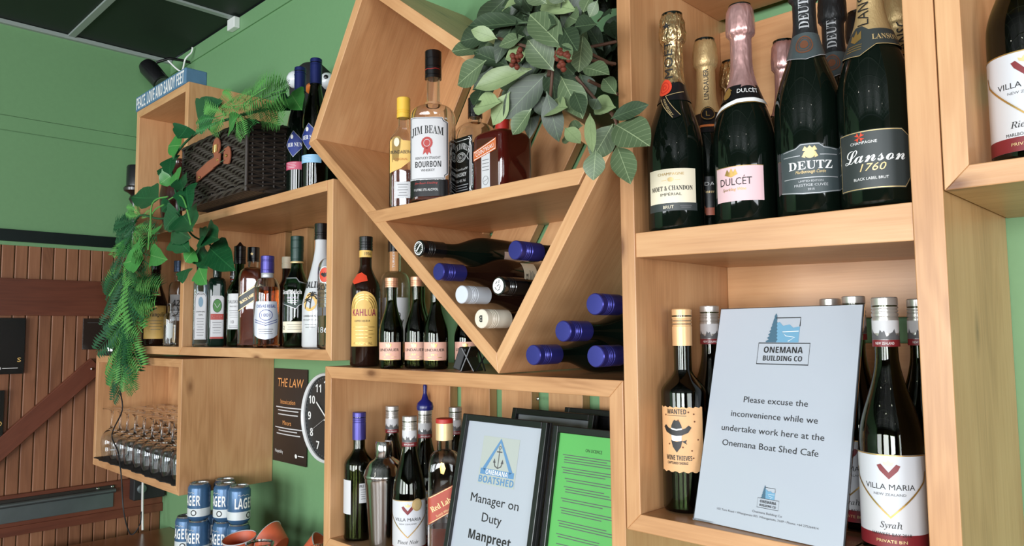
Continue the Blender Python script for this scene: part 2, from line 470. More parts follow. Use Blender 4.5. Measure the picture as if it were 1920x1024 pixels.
# opposite walls with their windows, outside the frame
def wall_with_windows(name, fixed, axis, a0, a1, wins, m):
    root = bpy.data.objects.new(name, None); COL.objects.link(root); root['kind'] = 'structure'
    def seg(u0, u1, z0, z1):
        if u1-u0 < .01: return
        if axis == 'y': box('wall_panel', u0, u1, fixed-.1, fixed, z0, z1, m, root, 0, axis=0)
        else: box('wall_panel', fixed, fixed+.1, u0, u1, z0, z1, m, root, 0, axis=1)
    u = a0
    for w0, w1, z0, z1 in wins:
        seg(u, w0, 0, ZC); seg(w0, w1, 0, z0); seg(w0, w1, z1, ZC); u = w1
    seg(u, a1, 0, ZC)
PALEW = mat('brown_panelling', srgb(74, 58, 46), 0.6)
wall_with_windows('wall_back', YB, 'y', XL, XR, [(-3.1, -1.6, .75, 2.25), (-.9, .6, .75, 2.25), (1.3, 2.8, .75, 2.25)], PALEW)
wall_with_windows('wall_east', XR, 'x', YB, YW, [(-3.7, -1.5, .7, 2.3)], PALEW)
# ceiling: dark tiles in a grey grid
ceil = struct(box('ceiling', XL-.1, XR+.1, YB-.1, YW+.1, ZC+.03, ZC+.08, BLACKM, bevel=0))
gx = [-3.31-.004] + [-2.71+.6*i for i in range(0, 12)]
gy = [-.095-.6*i for i in range(0, 9)]
xs = [XL]+[-2.71+.6*i for i in range(0, 12) if -2.71+.6*i < XR]+[XR]
ys = [YW]+[g for g in gy if g > YB]+[YB]
for i in range(len(xs)-1):
    for j in range(len(ys)-1):
        box('ceiling_tile', xs[i]+.008, xs[i+1]-.008, ys[j+1]+.008, ys[j]-.008, ZC+.006, ZC+.02, TILE, ceil, 0, axis=0)
for g in xs[1:-1]: box('ceiling_tee', g-.012, g+.012, YB, YW-.004, ZC-.002, ZC+.006, TBAR, ceil, 0)
for g in ys[1:-1]: box('ceiling_tee', XL+.02, XR, g-.012, g+.012, ZC-.002, ZC+.006, TBAR, ceil, 0)
struct(box('trim_8', XL+.001, XL+.024, YB, YW-.008, ZC-.012, ZC+.004, TBAR, axis=1))
box('end_clip', -2.735, -2.675, YW-.03, YW-.006, ZC-.045, ZC-.002, mat('white_plastic_clip', srgb(225, 228, 225), .4), ceil, .003)
# downlights of the cafe ceiling
for k, (x, y) in enumerate(((-1.6, -2.2), (-.2, -2.6), (.9, -1.9), (2.0, -2.8), (-.6, -3.8), (1.4, -3.9))):
    t = thing('ceiling_downlight', ('downlight nearest the shelves over their left half', 'second downlight out from the shelves', 'downlight nearest the shelves over their right half', 'downlight by the right wall window', 'downlight near the back windows, left one', 'downlight near the back windows, right one')[k], 'lamp', (x, y, ZC-.03), 0, 'ceiling downlights')
    lathe('rim', [(.030, .0), (.045, .0), (.045, .028), (.030, .028)], TBAR, t, cap=False, seg=20)
    em = bpy.data.materials.get('lamp_glow') or mat('lamp_glow', (1, .93, .82, 1), .5)
    em.node_tree.nodes['Principled BSDF'].inputs['Emission Color'].default_value = (1, .93, .82, 1)
    em.node_tree.nodes['Principled BSDF'].inputs['Emission Strength'].default_value = 60
    lathe('bulb', [(.004, -.006), (.02, -.002), (.028, .010), (.029, .02)], em, t, seg=16)

# ---- things on the far wall
t = thing('notice_board', 'large black poster at the left picture edge on the boarded wall', 'poster', (XL+.03, -.37, 1.564), 0)
t.rotation_euler = (0, 0, pi/2)
box('panel', -.16, .156, -.004, 0, -.105, .105, BLACK, t)
YT = mat('yellow_print', srgb(232, 190, 110), .5)
mapped('lettering', xf(text_bm('S', .016, .0125), .139, -.052), flatS, .0052, YT, t, 0)
mapped('lettering', xf(join_bm([ribbon_bm([(-.024, 0), (.026, 0)], .0022), ribbon_bm(circ(-.034, 0, .005), .002, closed=True)]), .11, -.083), flatS, .0052, WHITE, t, 0)
t = thing('small_notice', 'black poster with yellow print low at the left edge, under the larger black poster', 'poster', (XL+.03, -.40, 1.30), 0)
t.rotation_euler = (0, 0, pi/2)
box('panel', -.13, .128, -.004, 0, -.10, .10, BLACK, t)
mapped('lettering', xf(text_bm('O', .018, .018), .114, -.022), flatS, .0052, YT, t, 0)
mapped('fine_print', xf(ribbon_bm([(-.022, 0), (.022, 0)], .0022), .098, -.083), flatS, .0052, WHITE, t, 0)
t = thing('dark_menu_panel', 'dark brown glossy panel half hidden behind the hanging fern', 'poster', (XL+.038, .065, 1.607), 0)
t.rotation_euler = (0, 0, pi/2)
box('panel', -.085, .095, -.006, 0, -.062, .062, mat('dark_brown_panel', srgb(48, 38, 34), .25), t)
mapped('lettering', join_bm([xf(ribbon_bm([(-.07, 0), (-.03, 0)], .0015), 0, .045)]+[xf(ribbon_bm([(-.02, 0), (.05, 0)], .0012), 0, -.005-.006*k) for k in range(4)]), flatS, .0072, GREYINK, t, 0)
t = thing('metal_docket_rail', 'long grey metal docket rail screwed to the red-brown beam', 'rail', (XL+.036, -.40, .955), 0)
t.rotation_euler = (0, 0, pi/2)
box('back_plate', -.55, .515, -.003, 0, -.044, .034, GALV, t, .001)
tube('lip', [(-.55, -.012, .022), (.519, -.012, .022)], .009, GALV, t)
box('top_flange', -.55, .517, -.006, 0, .030, .043, mat('dark_grey_metal', srgb(70, 66, 62), .4, .7), t, .001)
for xx in (.455, .508): lathe('screw', [(0, 0), (.005, 0), (.005, .003), (.002, .004)], CHROME, t, seg=12).matrix_basis = Matrix.Translation((xx, -.006, .037)) @ Matrix.Rotation(pi/2, 4, 'X')
tag(tube('white_cable', smoothpath([(-3.24, .2, 1.12), (-3.238, .2, .985), (-3.24, .202, .90), (-3.225, .2, .818)]), .0045, mat('white_cable_sheath', srgb(225, 225, 220), .4), None), 'white cable hanging down to the counter below the glass box', 'cable')
# dark equipment in the corner under the glass box
t = thing('corner_socket_box', 'black wall box in the dark corner behind the white cable', 'box', (-3.315, .235, .965), 0)
box('housing', 0, .05, -.06, .065, -.035, .05, BLACKM, t, .004)
lathe('dial', [(.018, 0), (.018, .006), (.012, .008)], GALV, t, seg=20).matrix_basis = Matrix.Translation((.05, -.03, .01)) @ Matrix.Rotation(pi/2, 4, 'Y')
# lamp in the corner under the ceiling
t = thing('corner_spotlight', 'black spotlight tilted down in the corner under the ceiling', 'lamp', (-3.17, .17, 2.68), 0)
dm = Matrix.Rotation(radians(-35), 4, 'Y') @ Matrix.Rotation(radians(25), 4, 'X')
o = lathe('housing', [(.028, -.055), (.036, -.052), (.038, .035), (.030, .055), (.016, .062)], BLACK, t, seg=28); o.matrix_basis = dm
o = lathe('lens', [(.030, -.0565), (.030, -.0555)], mat('lamp_lens', (.1, .1, .1, 1), .05), t, seg=24); o.matrix_basis = dm
tube('bracket', [(0.0, .01, .05), (.03, .05, .07), (.03, .10, .075), (.03, .137, .075)], .006, BLACK, t)
tube('cable', smoothpath([(.02, .04, .07), (.05, .09, .02), (.07, .10, .07), (.08, .12, .10), (.09, .12, .12)]), .0035, WHITE, t)

# counter below
t = thing('bar_counter', 'varnished red-brown wooden bar counter at the bottom left', 'counter', (-1.9, .02, 0))
box('worktop', -1.33, 1.2, -.62, .288, .775, .81, W_counter, t, .003)
box('front_panel', -1.30, 1.15, -.56, -.54, 0, .775, W_red, t, .002)

# ================================================================== shelf boxes
def corner_box(root, x0, x1, z0, z1, th, y0, y1, m=W_shelf, tr=None):
    """four mitred boards, the right one tr thick"""
    tr = tr or th
    plank('bottom_board', [(x0, z0), (x1, z0), (x1-tr, z0+th), (x0+th, z0+th)], y0, y1, m, root)
    plank('top_board', [(x1, z1), (x0, z1), (x0+th, z1-th), (x1-tr, z1-th)], y0, y1, m, root)
    plank('side_board', [(x0, z1), (x0, z0), (x0+th, z0+th), (x0+th, z1-th)], y0, y1, m, root)
    plank('side_board', [(x1, z0), (x1, z1), (x1-tr, z1-th), (x1-tr, z0+th)], y0, y1, m, root)
SF, SB = 0.284, 0.309    # back slats
# tall unit on the right
P = thing('tall_shelf_unit', 'tall pale wooden shelf box holding the champagne above and the notice below', 'shelf', (0, 0, 0))
corner_box(P, -.693, -.240, 1.300, 2.62, .026, 0, .309, tr=.0335)
plank('shelf', [(-.6668, 1.713), (-.2738, 1.703), (-.2738, 1.749), (-.6668, 1.751)], .002, .283, W_shelf, P)
plank('shelf', [(-.6668, 2.172), (-.2738, 2.172), (-.2738, 2.198), (-.6668, 2.198)], .002, .283, W_shelf, P)
for z0, z1 in ((1.327, 1.445), (1.458, 1.578), (1.618, 1.875), (1.948, 2.15), (2.2, 2.32), (2.38, 2.5)):
    if z1-z0 > .05: box('back_slat', -.6665, -.2738, SF, SB, z0, z1, W_inner, P)
# box at the right edge
Q = thing('right_wall_box', 'pale wooden box at the right edge with the white wine in it', 'shelf', (0, 0, 0))
corner_box(Q, -.2385, .55, 1.757, 2.5, .026, -.001, .309)
for z0, z1 in ((1.79, 1.92), (1.97, 2.10), (2.15, 2.3)): box('back_slat', -.211, .523, SF, SB, z0, z1, W_inner, Q)
# wide box below the diamond
D = thing('wide_shelf_box', 'wide pale wooden box under the diamond with bottles and framed notices', 'shelf', (0, 0, 0))
corner_box(D, -1.549, -.695, 1.108, 1.524, .027, 0, .309)
for a, b in ((-1.52, -1.432), (-1.391, -1.290), (-1.249, -1.154), (-1.103, -1.0075), (-.963, -.872), (-.83, -.73)):
    box('back_slat', a, b, SF, SB, 1.137, 1.495, W_inner, D)
o = lathe('screw', [(0, 0), (.004, 0), (.004, .0012), (.002, .002)], CHROME, D, seg=12); o.matrix_basis = Matrix.Translation((-1.135, SF, 1.452)) @ Matrix.Rotation(pi/2, 4, 'X')
# left double unit: low shelf and tower
A = thing('stepped_shelf_unit', 'stepped wooden shelf unit with a tower, spirits below and a wicker hamper on top', 'shelf', (0, 0, 0))
zb, zs, zt = 1.537, 1.966, 2.412; th = .026
plank('bottom_board', [(-2.405, zb), (-1.523, zb), (-1.549, zb+th), (-2.379, zb+th)], 0, .309, W_shelf, A)
plank('bottom_board', [(-2.84, zb), (-2.4055, zb), (-2.4055, zb+th), (-2.814, zb+th)], 0, .309, W_shelf, A)
plank('side_board', [(-1.523, zb), (-1.523, zs), (-1.549, zs), (-1.549, zb+th)], 0, .309, W_shelf, A)
plank('side_board', [(-2.84, zt), (-2.84, zb), (-2.814, zb+th), (-2.814, zt-th)], 0, .309, W_shelf, A)
plank('divider', [(-2.405, zt), (-2.405, zb+.0), (-2.379, zb+th), (-2.379, zt-.0)], -.001, .309, W_shelf, A)
plank('top_board', [(-2.4055, zt), (-2.84, zt), (-2.814, zt-th), (-2.4055, zt-th)], 0, .309, W_shelf, A)
plank('shelf', [(-1.5495, zs), (-2.3785, zs), (-2.3785, zs-th), (-1.5495, zs-th)], -.001, .309, W_shelf, A)
plank('shelf', [(-2.4055, zs), (-2.8135, zs), (-2.8135, zs-th), (-2.4055, zs-th)], 0, .309, W_shelf, A)
x = -2.378
for w in (.110, .098, .10, .10, .10, .10):
    if x+w < -1.55: box('back_slat', x, x+w, SF, SB, zb+th+.001, zs-th-.001, W_inner, A)
    x += w+.042
for z0, z1 in ((zb+th+.001, zs-th-.001), (zs+.001, zt-th-.001)):
    for a, b in ((-2.813, -2.70), (-2.668, -2.56), (-2.53, -2.407)): box('back_slat', a, b, SF, SB, z0, z1, W_inner, A)
# glass box
G = thing('wine_glass_box', 'low wooden box at the left with upturned wine glasses on a black mat', 'shelf', (0, 0, 0))
corner_box(G, -3.20, -2.376, 1.107, 1.5245, .026, 0, .309)
for a, b in ((-3.173, -3.02), (-3.018, -2.87), (-2.868, -2.72), (-2.718, -2.57), (-2.568, -2.403)): box('back_board', a, b, SF-.02, SF, 1.134, 1.4975, W_inner, G)
v, f = [], []
for i in range(61):
    xx = -3.172+.768*i/60; w = -.004+.004*sin(i*.7)+.002*sin(i*1.9)
    for (yy, zz) in ((w, 1.1335), (w-.002, 1.1375), (.262, 1.1375), (.262, 1.1335)): v.append((xx, yy, zz))
for i in range(60):
    for k in range(4): f.append((i*4+k, (i+1)*4+k, (i+1)*4+(k+1) % 4, i*4+(k+1) % 4))
f += [(0, 1, 2, 3), (243, 242, 241, 240)]
tag(obj('bar_mat', v, f, noisy(mat('black_rubber_mat', srgb(34, 32, 32), .7), 200, .4, .5), None, 30), 'black ribbed mat lining the floor of the wine glass box', 'mat')
# rotated box
K = thing('diamond_shelf_box', 'large tilted diamond-shaped wooden box holding whiskey bottles and a wine rack', 'shelf', (0, 0, 0))
Lp, Bp, Rp, Tp = (-1.634, 2.070), (-.967, 1.5255), (-.700, 1.895), (-1.401, 2.420)
cs = [Vector(Lp), Vector(Bp), Vector(Rp), Vector(Tp)]; th = .026; inn = []
for i in range(4):
    p0, p1, p2 = cs[i-1], cs[i], cs[(i+1) % 4]
    d1 = (p1-p0).normalized(); d2 = (p2-p1).normalized()
    n1 = Vector((-d1.y, d1.x)); n2 = Vector((-d2.y, d2.x))
    bis = (n1+n2).normalized(); inn.append(p1+bis*(th/max(.2, bis.dot(n1))))
for i, nm in enumerate(('lower_left_board', 'lower_right_board', 'upper_right_board', 'upper_left_board')):
    j = (i+1) % 4
    plank(nm, [tuple(cs[i]), tuple(cs[j]), tuple(inn[j]), tuple(inn[i])], -.002, .307, W_shelf, K)
plank('shelf', [(-1.345, 1.840), (-.775, 1.842), (-.756, 1.870), (-1.381, 1.868)], -.003, .30, W_shelf, K)
# slanted back slats between lower left and upper right board
dlb = (cs[1]-cs[0]).normalized(); dup_ = (cs[2]-cs[1]).normalized()
def slat(a, b):
    pa, pb = inn[0]+(inn[1]-inn[0])*a, inn[0]+(inn[1]-inn[0])*b
    qa, qb = inn[3]+(inn[2]-inn[3])*a, inn[3]+(inn[2]-inn[3])*b
    plank('back_slat', [tuple(pa), tuple(qa), tuple(qb), tuple(pb)], SF-.002, SB-.004, W_inner, K)
for a, b in ((.0, .13), (.165, .295), (.33, .465), (.50, .645), (.68, .82), (.85, .995)): slat(a, b)

# ================================================================== bottles
def ss(t): return 0.5*(1+cos(pi*t))
def bprof(h, R, rn, zb, zn, kind='c', n=2.0, ry=1.0, lip=0.0015, foot=.006):
    """bottle outline: base, straight body to zb, shoulder to zn, neck to h"""
    P = [(R*.55, 0.004, n, ry), (R*.82, 0.0, n, ry), (R*.95, .0018, n, ry), (R, foot, n, ry), (R, zb, n, ry)]
    K = 12
    for i in range(1, K+1):
        t = i/K
        if kind == 'c': s = ss(t)
        elif kind == 'b': s = (sqrt(max(0, 1-t**2.2)) if t < .72 else 0); s = ss(t**1.15)
        elif kind == 's': s = (1-t**3.2)**.55        # high round shoulder
        elif kind == 'l': s = 1-t*.92-.08*t*t
        elif kind == 'e': s = (1-t)**1.3*.6+ss(t)*.4
        nn = n+(2.0-n)*t; rr = ry+(1-ry)*t
        P.append((rn+(R-rn)*max(0, min(1, s)), zb+(zn-zb)*t, nn, rr))
    P.append((rn, h-.012, 2, 1)); P.append((rn+lip, h-.011, 2, 1)); P.append((rn+lip, h-.001, 2, 1)); P.append((rn*.8, h, 2, 1))
    return P

def interp(P, z):
    for a, b in zip(P[:-1], P[1:]):
        if a[1] <= z <= b[1] and b[1] > a[1]:
            return a[0]+(b[0]-a[0])*(z-a[1])/(b[1]-a[1])
    return P[-1][0]

class Bottle:
    def __init__(s, name, label, x, y, z, prof, glassm, delta=0, group=None, n=2.0, ry=1.0, hollow=0, liquid=None, cat='bottle', seg=40, mtx=None, abs_rot=None, body='glass_body'):
        rot = abs_rot if abs_rot is not None else atan2(-x, .95+y)+radians(delta)
        s.root = thing(name, label, cat, (x, y, z), rot, group, mtx)
        s.P = prof; s.n = n; s.ry = ry
        if n > 2: seg = 48
        if hollow:
            s.body = shell(body, prof, hollow, glassm, s.root, seg)
        else:
            s.body = lathe(body, prof, glassm, s.root, seg=seg)
        if liquid:
            lv, lm = liquid; t = (hollow or .003)+.0007
            Q = [(max(p[0]-t, .001), max(p[1], .0068))+tuple(p[2:]) for p in prof if p[1] < lv]
            Q = Q[1:] if len(Q) > 2 else Q
            Q.append((max(interp(prof, lv)-t, .001), lv, Q[-1][2] if len(Q[-1]) > 2 else 2, Q[-1][3] if len(Q[-1]) > 3 else 1))
            lathe('liquid', Q, lm, s.root, seg=seg)
    def R(s, z): return interp(s.P, z)
    def S(s, u, z, off):
        r = s.R(z)
        if s.n > 2:
            uu = max(-.985*r, min(.985*r, u)); yy = r*s.ry*(1-abs(uu/r)**s.n)**(1/s.n)
            return (uu, -yy-off, z)
        a = u/s.uR if s.uR else u/r
        return ((r+off)*sin(a), -(r+off)*cos(a), z)
    uR = None
    def put(s, name, bm, m, parent=None, off=.0006, step=.005, zstep=None, R=None, u0=0):
        s.uR = R
        if u0: xf(bm, u0, 0)
        return mapped(name, bm, s.S, off, m, parent or s.root, step, zstep)
    def label(s, z0, z1, w, m, u0=0, pts=None, off=.0005, name='label', zstep=None, R=None):
        return s.put(name, poly_bm(pts or rect(-w/2, w/2, z0, z1)), m, None, off, .004, zstep, R, u0)
    def text(s, t, u, z, hgt, w=None, m=None, parent=None, rot=0, shear=0, bold=0, off=.0011, zstep=None, R=None, step=.006):
        b = text_bm(t, hgt, w, shear, 2, bold)
        return s.put('lettering', xf(b, u, z, rot), m or INK, parent, off, step, zstep, R)
    def line(s, pts, w, m, parent=None, off=.001, closed=False, **k):
        return s.put('printed_line', ribbon_bm(pts, w, closed=closed), m, parent, off, **k)
    def lines(s, specs, w, m, parent=None, off=.001, **k):
        return s.put('printed_line', join_bm([ribbon_bm(p, w, closed=c) for p, c in specs]), m, parent, off, **k)
    def shape(s, pts, m, parent=None, off=.001, name='emblem', **k):
        return s.put(name, poly_bm(pts), m, parent, off, **k)
    def small(s, u, z, w, n, gap, m=None, parent=None, hgt=.0012, **k):
        """lines of print too small to read"""
        b = []
        for i in range(n):
            ww = w*(1, .82, .94, .7, .88)[i % 5]
            b.append(ribbon_bm([(u-ww/2, z-i*gap), (u+ww/2, z-i*gap)], hgt))
        return s.put('fine_print', join_bm(b), m or GREYINK, parent, .001, **k)
    def cap(s, z0, z1, r, m, ridges=(), taper=0, name='screw_cap', seg=32, rtop=None, n=2):
        z1 += .0014
        P = [(r-taper, z0)]
        for q in ridges:
            P += [(r, q-.0012), (r-.0009, q-.0005), (r-.0009, q+.0005), (r, q+.0012)]
        P += [(r, z1-.0015), (r-.0012, z1-.0002), (r*.6, z1)]
        P = sorted(P, key=lambda p: p[1])
        return lathe(name, P, m, s.root, seg=seg, smooth=30)
    def sleeve(s, z0, z1, m, off=.0008, name='neck_band', k=8, seg=40, wob=0):
        zs = [z0+(z1-z0)*i/k for i in range(k+1)]
        P = [(s.R(z)+off, z) for z in zs]
        v, f = lathe_data(P, seg, cap=False)
        if wob:
            for i in range(seg):
                v[i] = (v[i][0], v[i][1], v[i][2]+wob*sin(i*3.1)); j = k*seg+i
        return obj(name, v, f, m, s.root, 40)

def villa_maria(b, zt, variety, region, h=.310, R=.0395):
    """white label with the gold point"""
    zb = .012
    L = b.label(zb, zt, .150*R/.0395, WLABEL, R=R)
    W = .150*R/.0395
    b.label(zb, zb+.016, W, MAROON, off=.0007, name='foot_band', R=R)
    # pale diamond and gold V
    b.shape([(-.040, zt-.001), (.040, zt-.001), (.044, zt-.028), (0, zt-.072), (-.044, zt-.028)], mat('pale_grey_print', srgb(206, 209, 214), .5) if 'pale_grey_print' not in bpy.data.materials else bpy.data.materials['pale_grey_print'], L, .0008, 'pale_point', R=R)
    b.line([(-.048, zt-.020), (-.044, zt-.032), (0, zt-.074), (.044, zt-.032), (.048, zt-.020)], .0024, GOLD, L, R=R)
    b.line([(-W/2, zt-.0008), (W/2, zt-.0008)], .0014, GOLD, L, R=R)
    b.put('emblem', join_bm([poly_bm([(-.013, zt-.013), (-.0085, zt-.011), (0, zt-.021), (.0085, zt-.011), (.013, zt-.013), (.010, zt-.019), (0, zt-.029), (-.010, zt-.019)])]), MAROON, L, .0011, R=R)
    b.put('crown', join_bm([poly_bm([(-.005, zt-.012), (-.006, zt-.008), (-.0025, zt-.0095), (0, zt-.006), (.0025, zt-.0095), (.006, zt-.008), (.005, zt-.012), (0, zt-.014)])]), GOLDL, L, .0011, R=R)
    b.text('𝐕ɪʟʟᴀ 𝐌ᴀʀɪᴀ' if False else 'VILLA MARIA', 0, zt-.038, .0066, .058, INK, L, R=R)
    b.text('NEW ZEALAND', 0, zt-.047, .0030, .036, GREYINK, L, R=R)
    b.text(variety, 0, zt-.083, .0072, None, INK, L, R=R)
    b.text(region, 0, zt-.094, .0036, .044, INK, L, R=R)
    b.text('PRIVATE BIN', 0, zb+.008, .0036, .034, GOLDL, L, R=R)
    c = b.cap(h-.060, h, .0155, SCAP, (h-.010, h-.014, h-.018, h-.024))
    b.uR = None
    # hills and red ring printed on the cap
    def cs(u, z, off): a = u/.0155; return ((.0155+off)*sin(a), -(.0155+off)*cos(a), z)
    hills = [(-.034, h-.052)]
    for i in range(29): hills.append((-.034+.068*i/28, h-.044+.0035*sin(i*1.1)+.0025*sin(i*2.7+1)))
    hills.append((.034, h-.052))
    mapped('hills', poly_bm(hills), cs, .0002, GREYINK, c, .003)
    mapped('white_ring', ribbon_bm([(-.0487, h-.036), (.0487, h-.036)], .016), cs, .0001, WLABEL, c, .003)
    mapped('red_ring', ribbon_bm([(-.0487, h-.0565), (.0487, h-.0565)], .0085), cs, .0004, MAROON, c, .003)
    mapped('lettering', xf(text_bm('NEW ZEALAND', .0032, .022), 0, h-.0565), cs, .0007, WHITE, c, .003)
    return b

# ---------- champagne shelf
zS = 1.7515
def champ(name, label, x, y, h, R, delta, z=zS, group=None, zb=.36, zn=.74):
    return Bottle(name, label, x, y, z, bprof(h, R, .0142, h*zb, h*zn, 'c', lip=.002), G_BLACK, delta, group)
def champ_foil(b, z0, h, m, r0=None, head=.0195, fl=.05, name='foil_capsule', wob=.003):
    """neck foil with the bulging head over cork and wire"""
    P = []; k = 10; zh = h-.052
    for i in range(k+1):
        z = z0+(zh-z0)*i/k; P.append((b.R(z)+.0012, z))
    P += [(.0172, zh+.003), (head, zh+.006), (head+.0006, zh+.012), (head+.0008, zh+.018), (head+.0004, zh+.024), (head, zh+.030), (head-.0004, zh+.036), (head-.001, h-.010), (head-.004, h-.003), (.010, h), (.003, h+.0008)]
    seg = 44; v, f = lathe_data(P, seg, cap=False)
    rnd = random.Random(len(b.root.name)+int(h*1000))
    vv = []
    for idx, (x, y, z) in enumerate(v):
        k_ = idx % seg; q = 1+fl*(.5-rnd.random()) if z > zh else 1+fl*.25*(.5-rnd.random())
        dz = wob*sin(k_*pi/seg*6) if idx < seg else 0
        vv.append((x*q, y*q, z+dz))
    f.append(tuple((len(P)-1)*seg+k for k in range(seg)))
    return obj(name, vv, f, m, b.root, 50)

b = champ('champagne_bottle', 'champagne bottle with gold neck foil, round orange-red seal and cream label', -.6220, .050, .349, .0435, -11)
h = .349
champ_foil(b, h*.66, h, GFOIL, fl=.16)
b.text('MOËT', -.004, h*.775, .0125, .060, INK, None, rot=pi/2, off=.0028, zstep=.006)
b.text('★', -.004, h*.925, .009, None, INK, None, off=.0068)
b.sleeve(h*.58, h*.67, BLACK, .0012, 'neck_collar')
b.shape(circ(-.012, h*.645, .0135, .0135), WAXRED, None, .0030, 'seal', zstep=.004, R=.024)
b.lines([(circ(-.012, h*.645, .0085, .0085), True), (circ(-.012, h*.645, .0035, .0035), True)], .001, RED, None, .0036, zstep=.004, R=.024)
rb = b.put('ribbon', poly_bm([(-.024, h*.60), (-.012, h*.605), (.016, h*.50), (.004, h*.485)]), BLACK, None, .0022, .004, .004, R=.034)
b.lines([([(-.022, h*.592), (.004, h*.492)], False), ([(-.011, h*.602), (.015, h*.503)], False), ([(-.012, h*.602), (.030, h*.62)], False)], .0009, GOLDL, rb, .0026, zstep=.004, R=.034)
b.text('ANNIVERSARY', -.005, h*.546, .0042, .036, GOLDL, rb, rot=-1.05, off=.0028, R=.034, zstep=.004)
L = b.label(.040, .092, .078, CREAM)
b.text('CHAMPAGNE', 0, .084, .0042, .040, GOLD, L)
b.put('crest', join_bm([poly_bm(circ(0, .0755, .0045, .0035)), ribbon_bm([(-.014, .0745), (-.006, .0745)], .0008), ribbon_bm([(.006, .0745), (.014, .0745)], .0008)]), GOLDL, L, .001)
b.text('𝐌𝐎Ë𝐓 & 𝐂𝐇𝐀𝐍𝐃𝐎𝐍'.replace('Ë', '𝐄'), 0, .0625, .0072, .066, INK, L)
b.text('IMPÉRIAL', 0, .053, .0042, .032, INK, L)
L2 = b.label(.028, .0398, .082, CHAR, name='foot_label')
b.text('BRUT', -.004, .0338, .0048, .016, CREAM, L2); b.small(.022, .035, .018, 2, .0026, GREYINK, L2)

b = champ('lindauer_bottle', 'sparkling bottle with crinkled gold head, behind the champagne with the orange-red seal', -.6165, .140, .331, .0425, 4)
h = .331
champ_foil(b, h*.60, h, GFOILS, fl=.10)
b.text('LINDAUER', -.001, h*.755, .0068, .052, INK, None, rot=pi/2, off=.0026, zstep=.006)
b.sleeve(h*.50, h*.605, BLACK, .0012, 'neck_collar')
b.shape(circ(0, h*.60, .0125), BLACK, None, .0030, 'medallion', zstep=.004, R=.026)
b.line(circ(0, h*.60, .0105), .001, GOLD, None, .0036, closed=True, zstep=.004, R=.026)
b.text('L', 0, h*.60, .009, None, GOLD, None, off=.0038)
b.line([(-.045, h*.50), (-.01, h*.535), (.01, h*.535), (.045, h*.50)], .004, mat('orange_ribbon_print', srgb(196, 110, 60), .4), None, .0024, zstep=.004, R=.03)
L = b.label(.030, .092, .080, BLACK); b.text('LINDAUER', 0, .080, .0062, .052, WHITE, L); b.text('Reserve', 0, .068, .005, .026, GOLDL, L, shear=.3)
b.label(.030, .042, .080, mat('copper_orange_print', srgb(196, 96, 60), .4), off=.0008, name='foot_band')

b = champ('small_gold_foil_bottle', 'bottle of which only crinkled gold foil shows, in the back corner between two taller bottles', -.6185, .232, .318, .040, 0)
champ_foil(b, .318*.62, .318, GFOIL, fl=.14)
b.label(.03, .09, .075, CREAM)

b = champ('rose_sparkling_bottle', 'sparkling wine bottle with plain pink neck foil and pink label', -.511, .058, .330, .0445, -13)
h = .330
champ_foil(b, h*.60, h, PFOIL, head=.0205, fl=.035)
b.put('perforation', join_bm([poly_bm(circ(u, zz, .0007, n=8)) for u, zz in [(-.014+i*.0056, h-.022-.003*(i % 2)) for i in range(6)]+[(-.016+i*.0056, h-.030) for i in range(7)]]), INK, None, .0058, R=.0195)
b.sleeve(h*.545, h*.615, BLACK, .0014, 'neck_collar')
b.text('DULCÉT', .014, h*.583, .0066, .030, WHITE, None, off=.0032, R=.028, zstep=.004)
b.put('crest', join_bm([poly_bm(circ(-.0165, h*.575, .0065, .0075)), poly_bm([(-.024, h*.59), (-.0165, h*.61), (-.009, h*.59)])]), GOLD, None, .0030, R=.028, zstep=.004)
b.line([(-.075, h*.43), (-.05, h*.475), (-.025, h*.515), (0, h*.535), (.025, h*.538), (.06, h*.53)], .0062, WHITE, None, .0024, zstep=.004, R=.034)
b.line([(-.075, h*.413), (-.05, h*.458), (-.025, h*.500), (0, h*.522), (.025, h*.526), (.06, h*.52)], .0012, GOLD, None, .0026, zstep=.004, R=.034)
L = b.label(.030, .080, .072, PINK)
b.text('DULCÉT', -.004, .058, .0105, .046, INK, L)
b.text('Sparkling Wine', -.006, .047, .0042, .034, GOLD, L, shear=.3)
b.put('crest', join_bm([poly_bm([(-.016, .068), (-.012, .076), (-.009, .071), (-.006, .077), (-.003, .071), (0, .076), (.003, .068), (-.006, .064)])]), GOLD, L, .001, u0=-.003)
b.line([(-.036, .0795), (.036, .0795)], .0008, GOLD, L)
b = champ('rose_foil_bottle', 'bottle with a pink foil head peeping out behind the silver-lettered black bottle', -.507, .195, .313, .041, 0)
champ_foil(b, .313*.6, .313, PFOIL, head=.0195, fl=.05); b.label(.03, .08, .07, PINK)

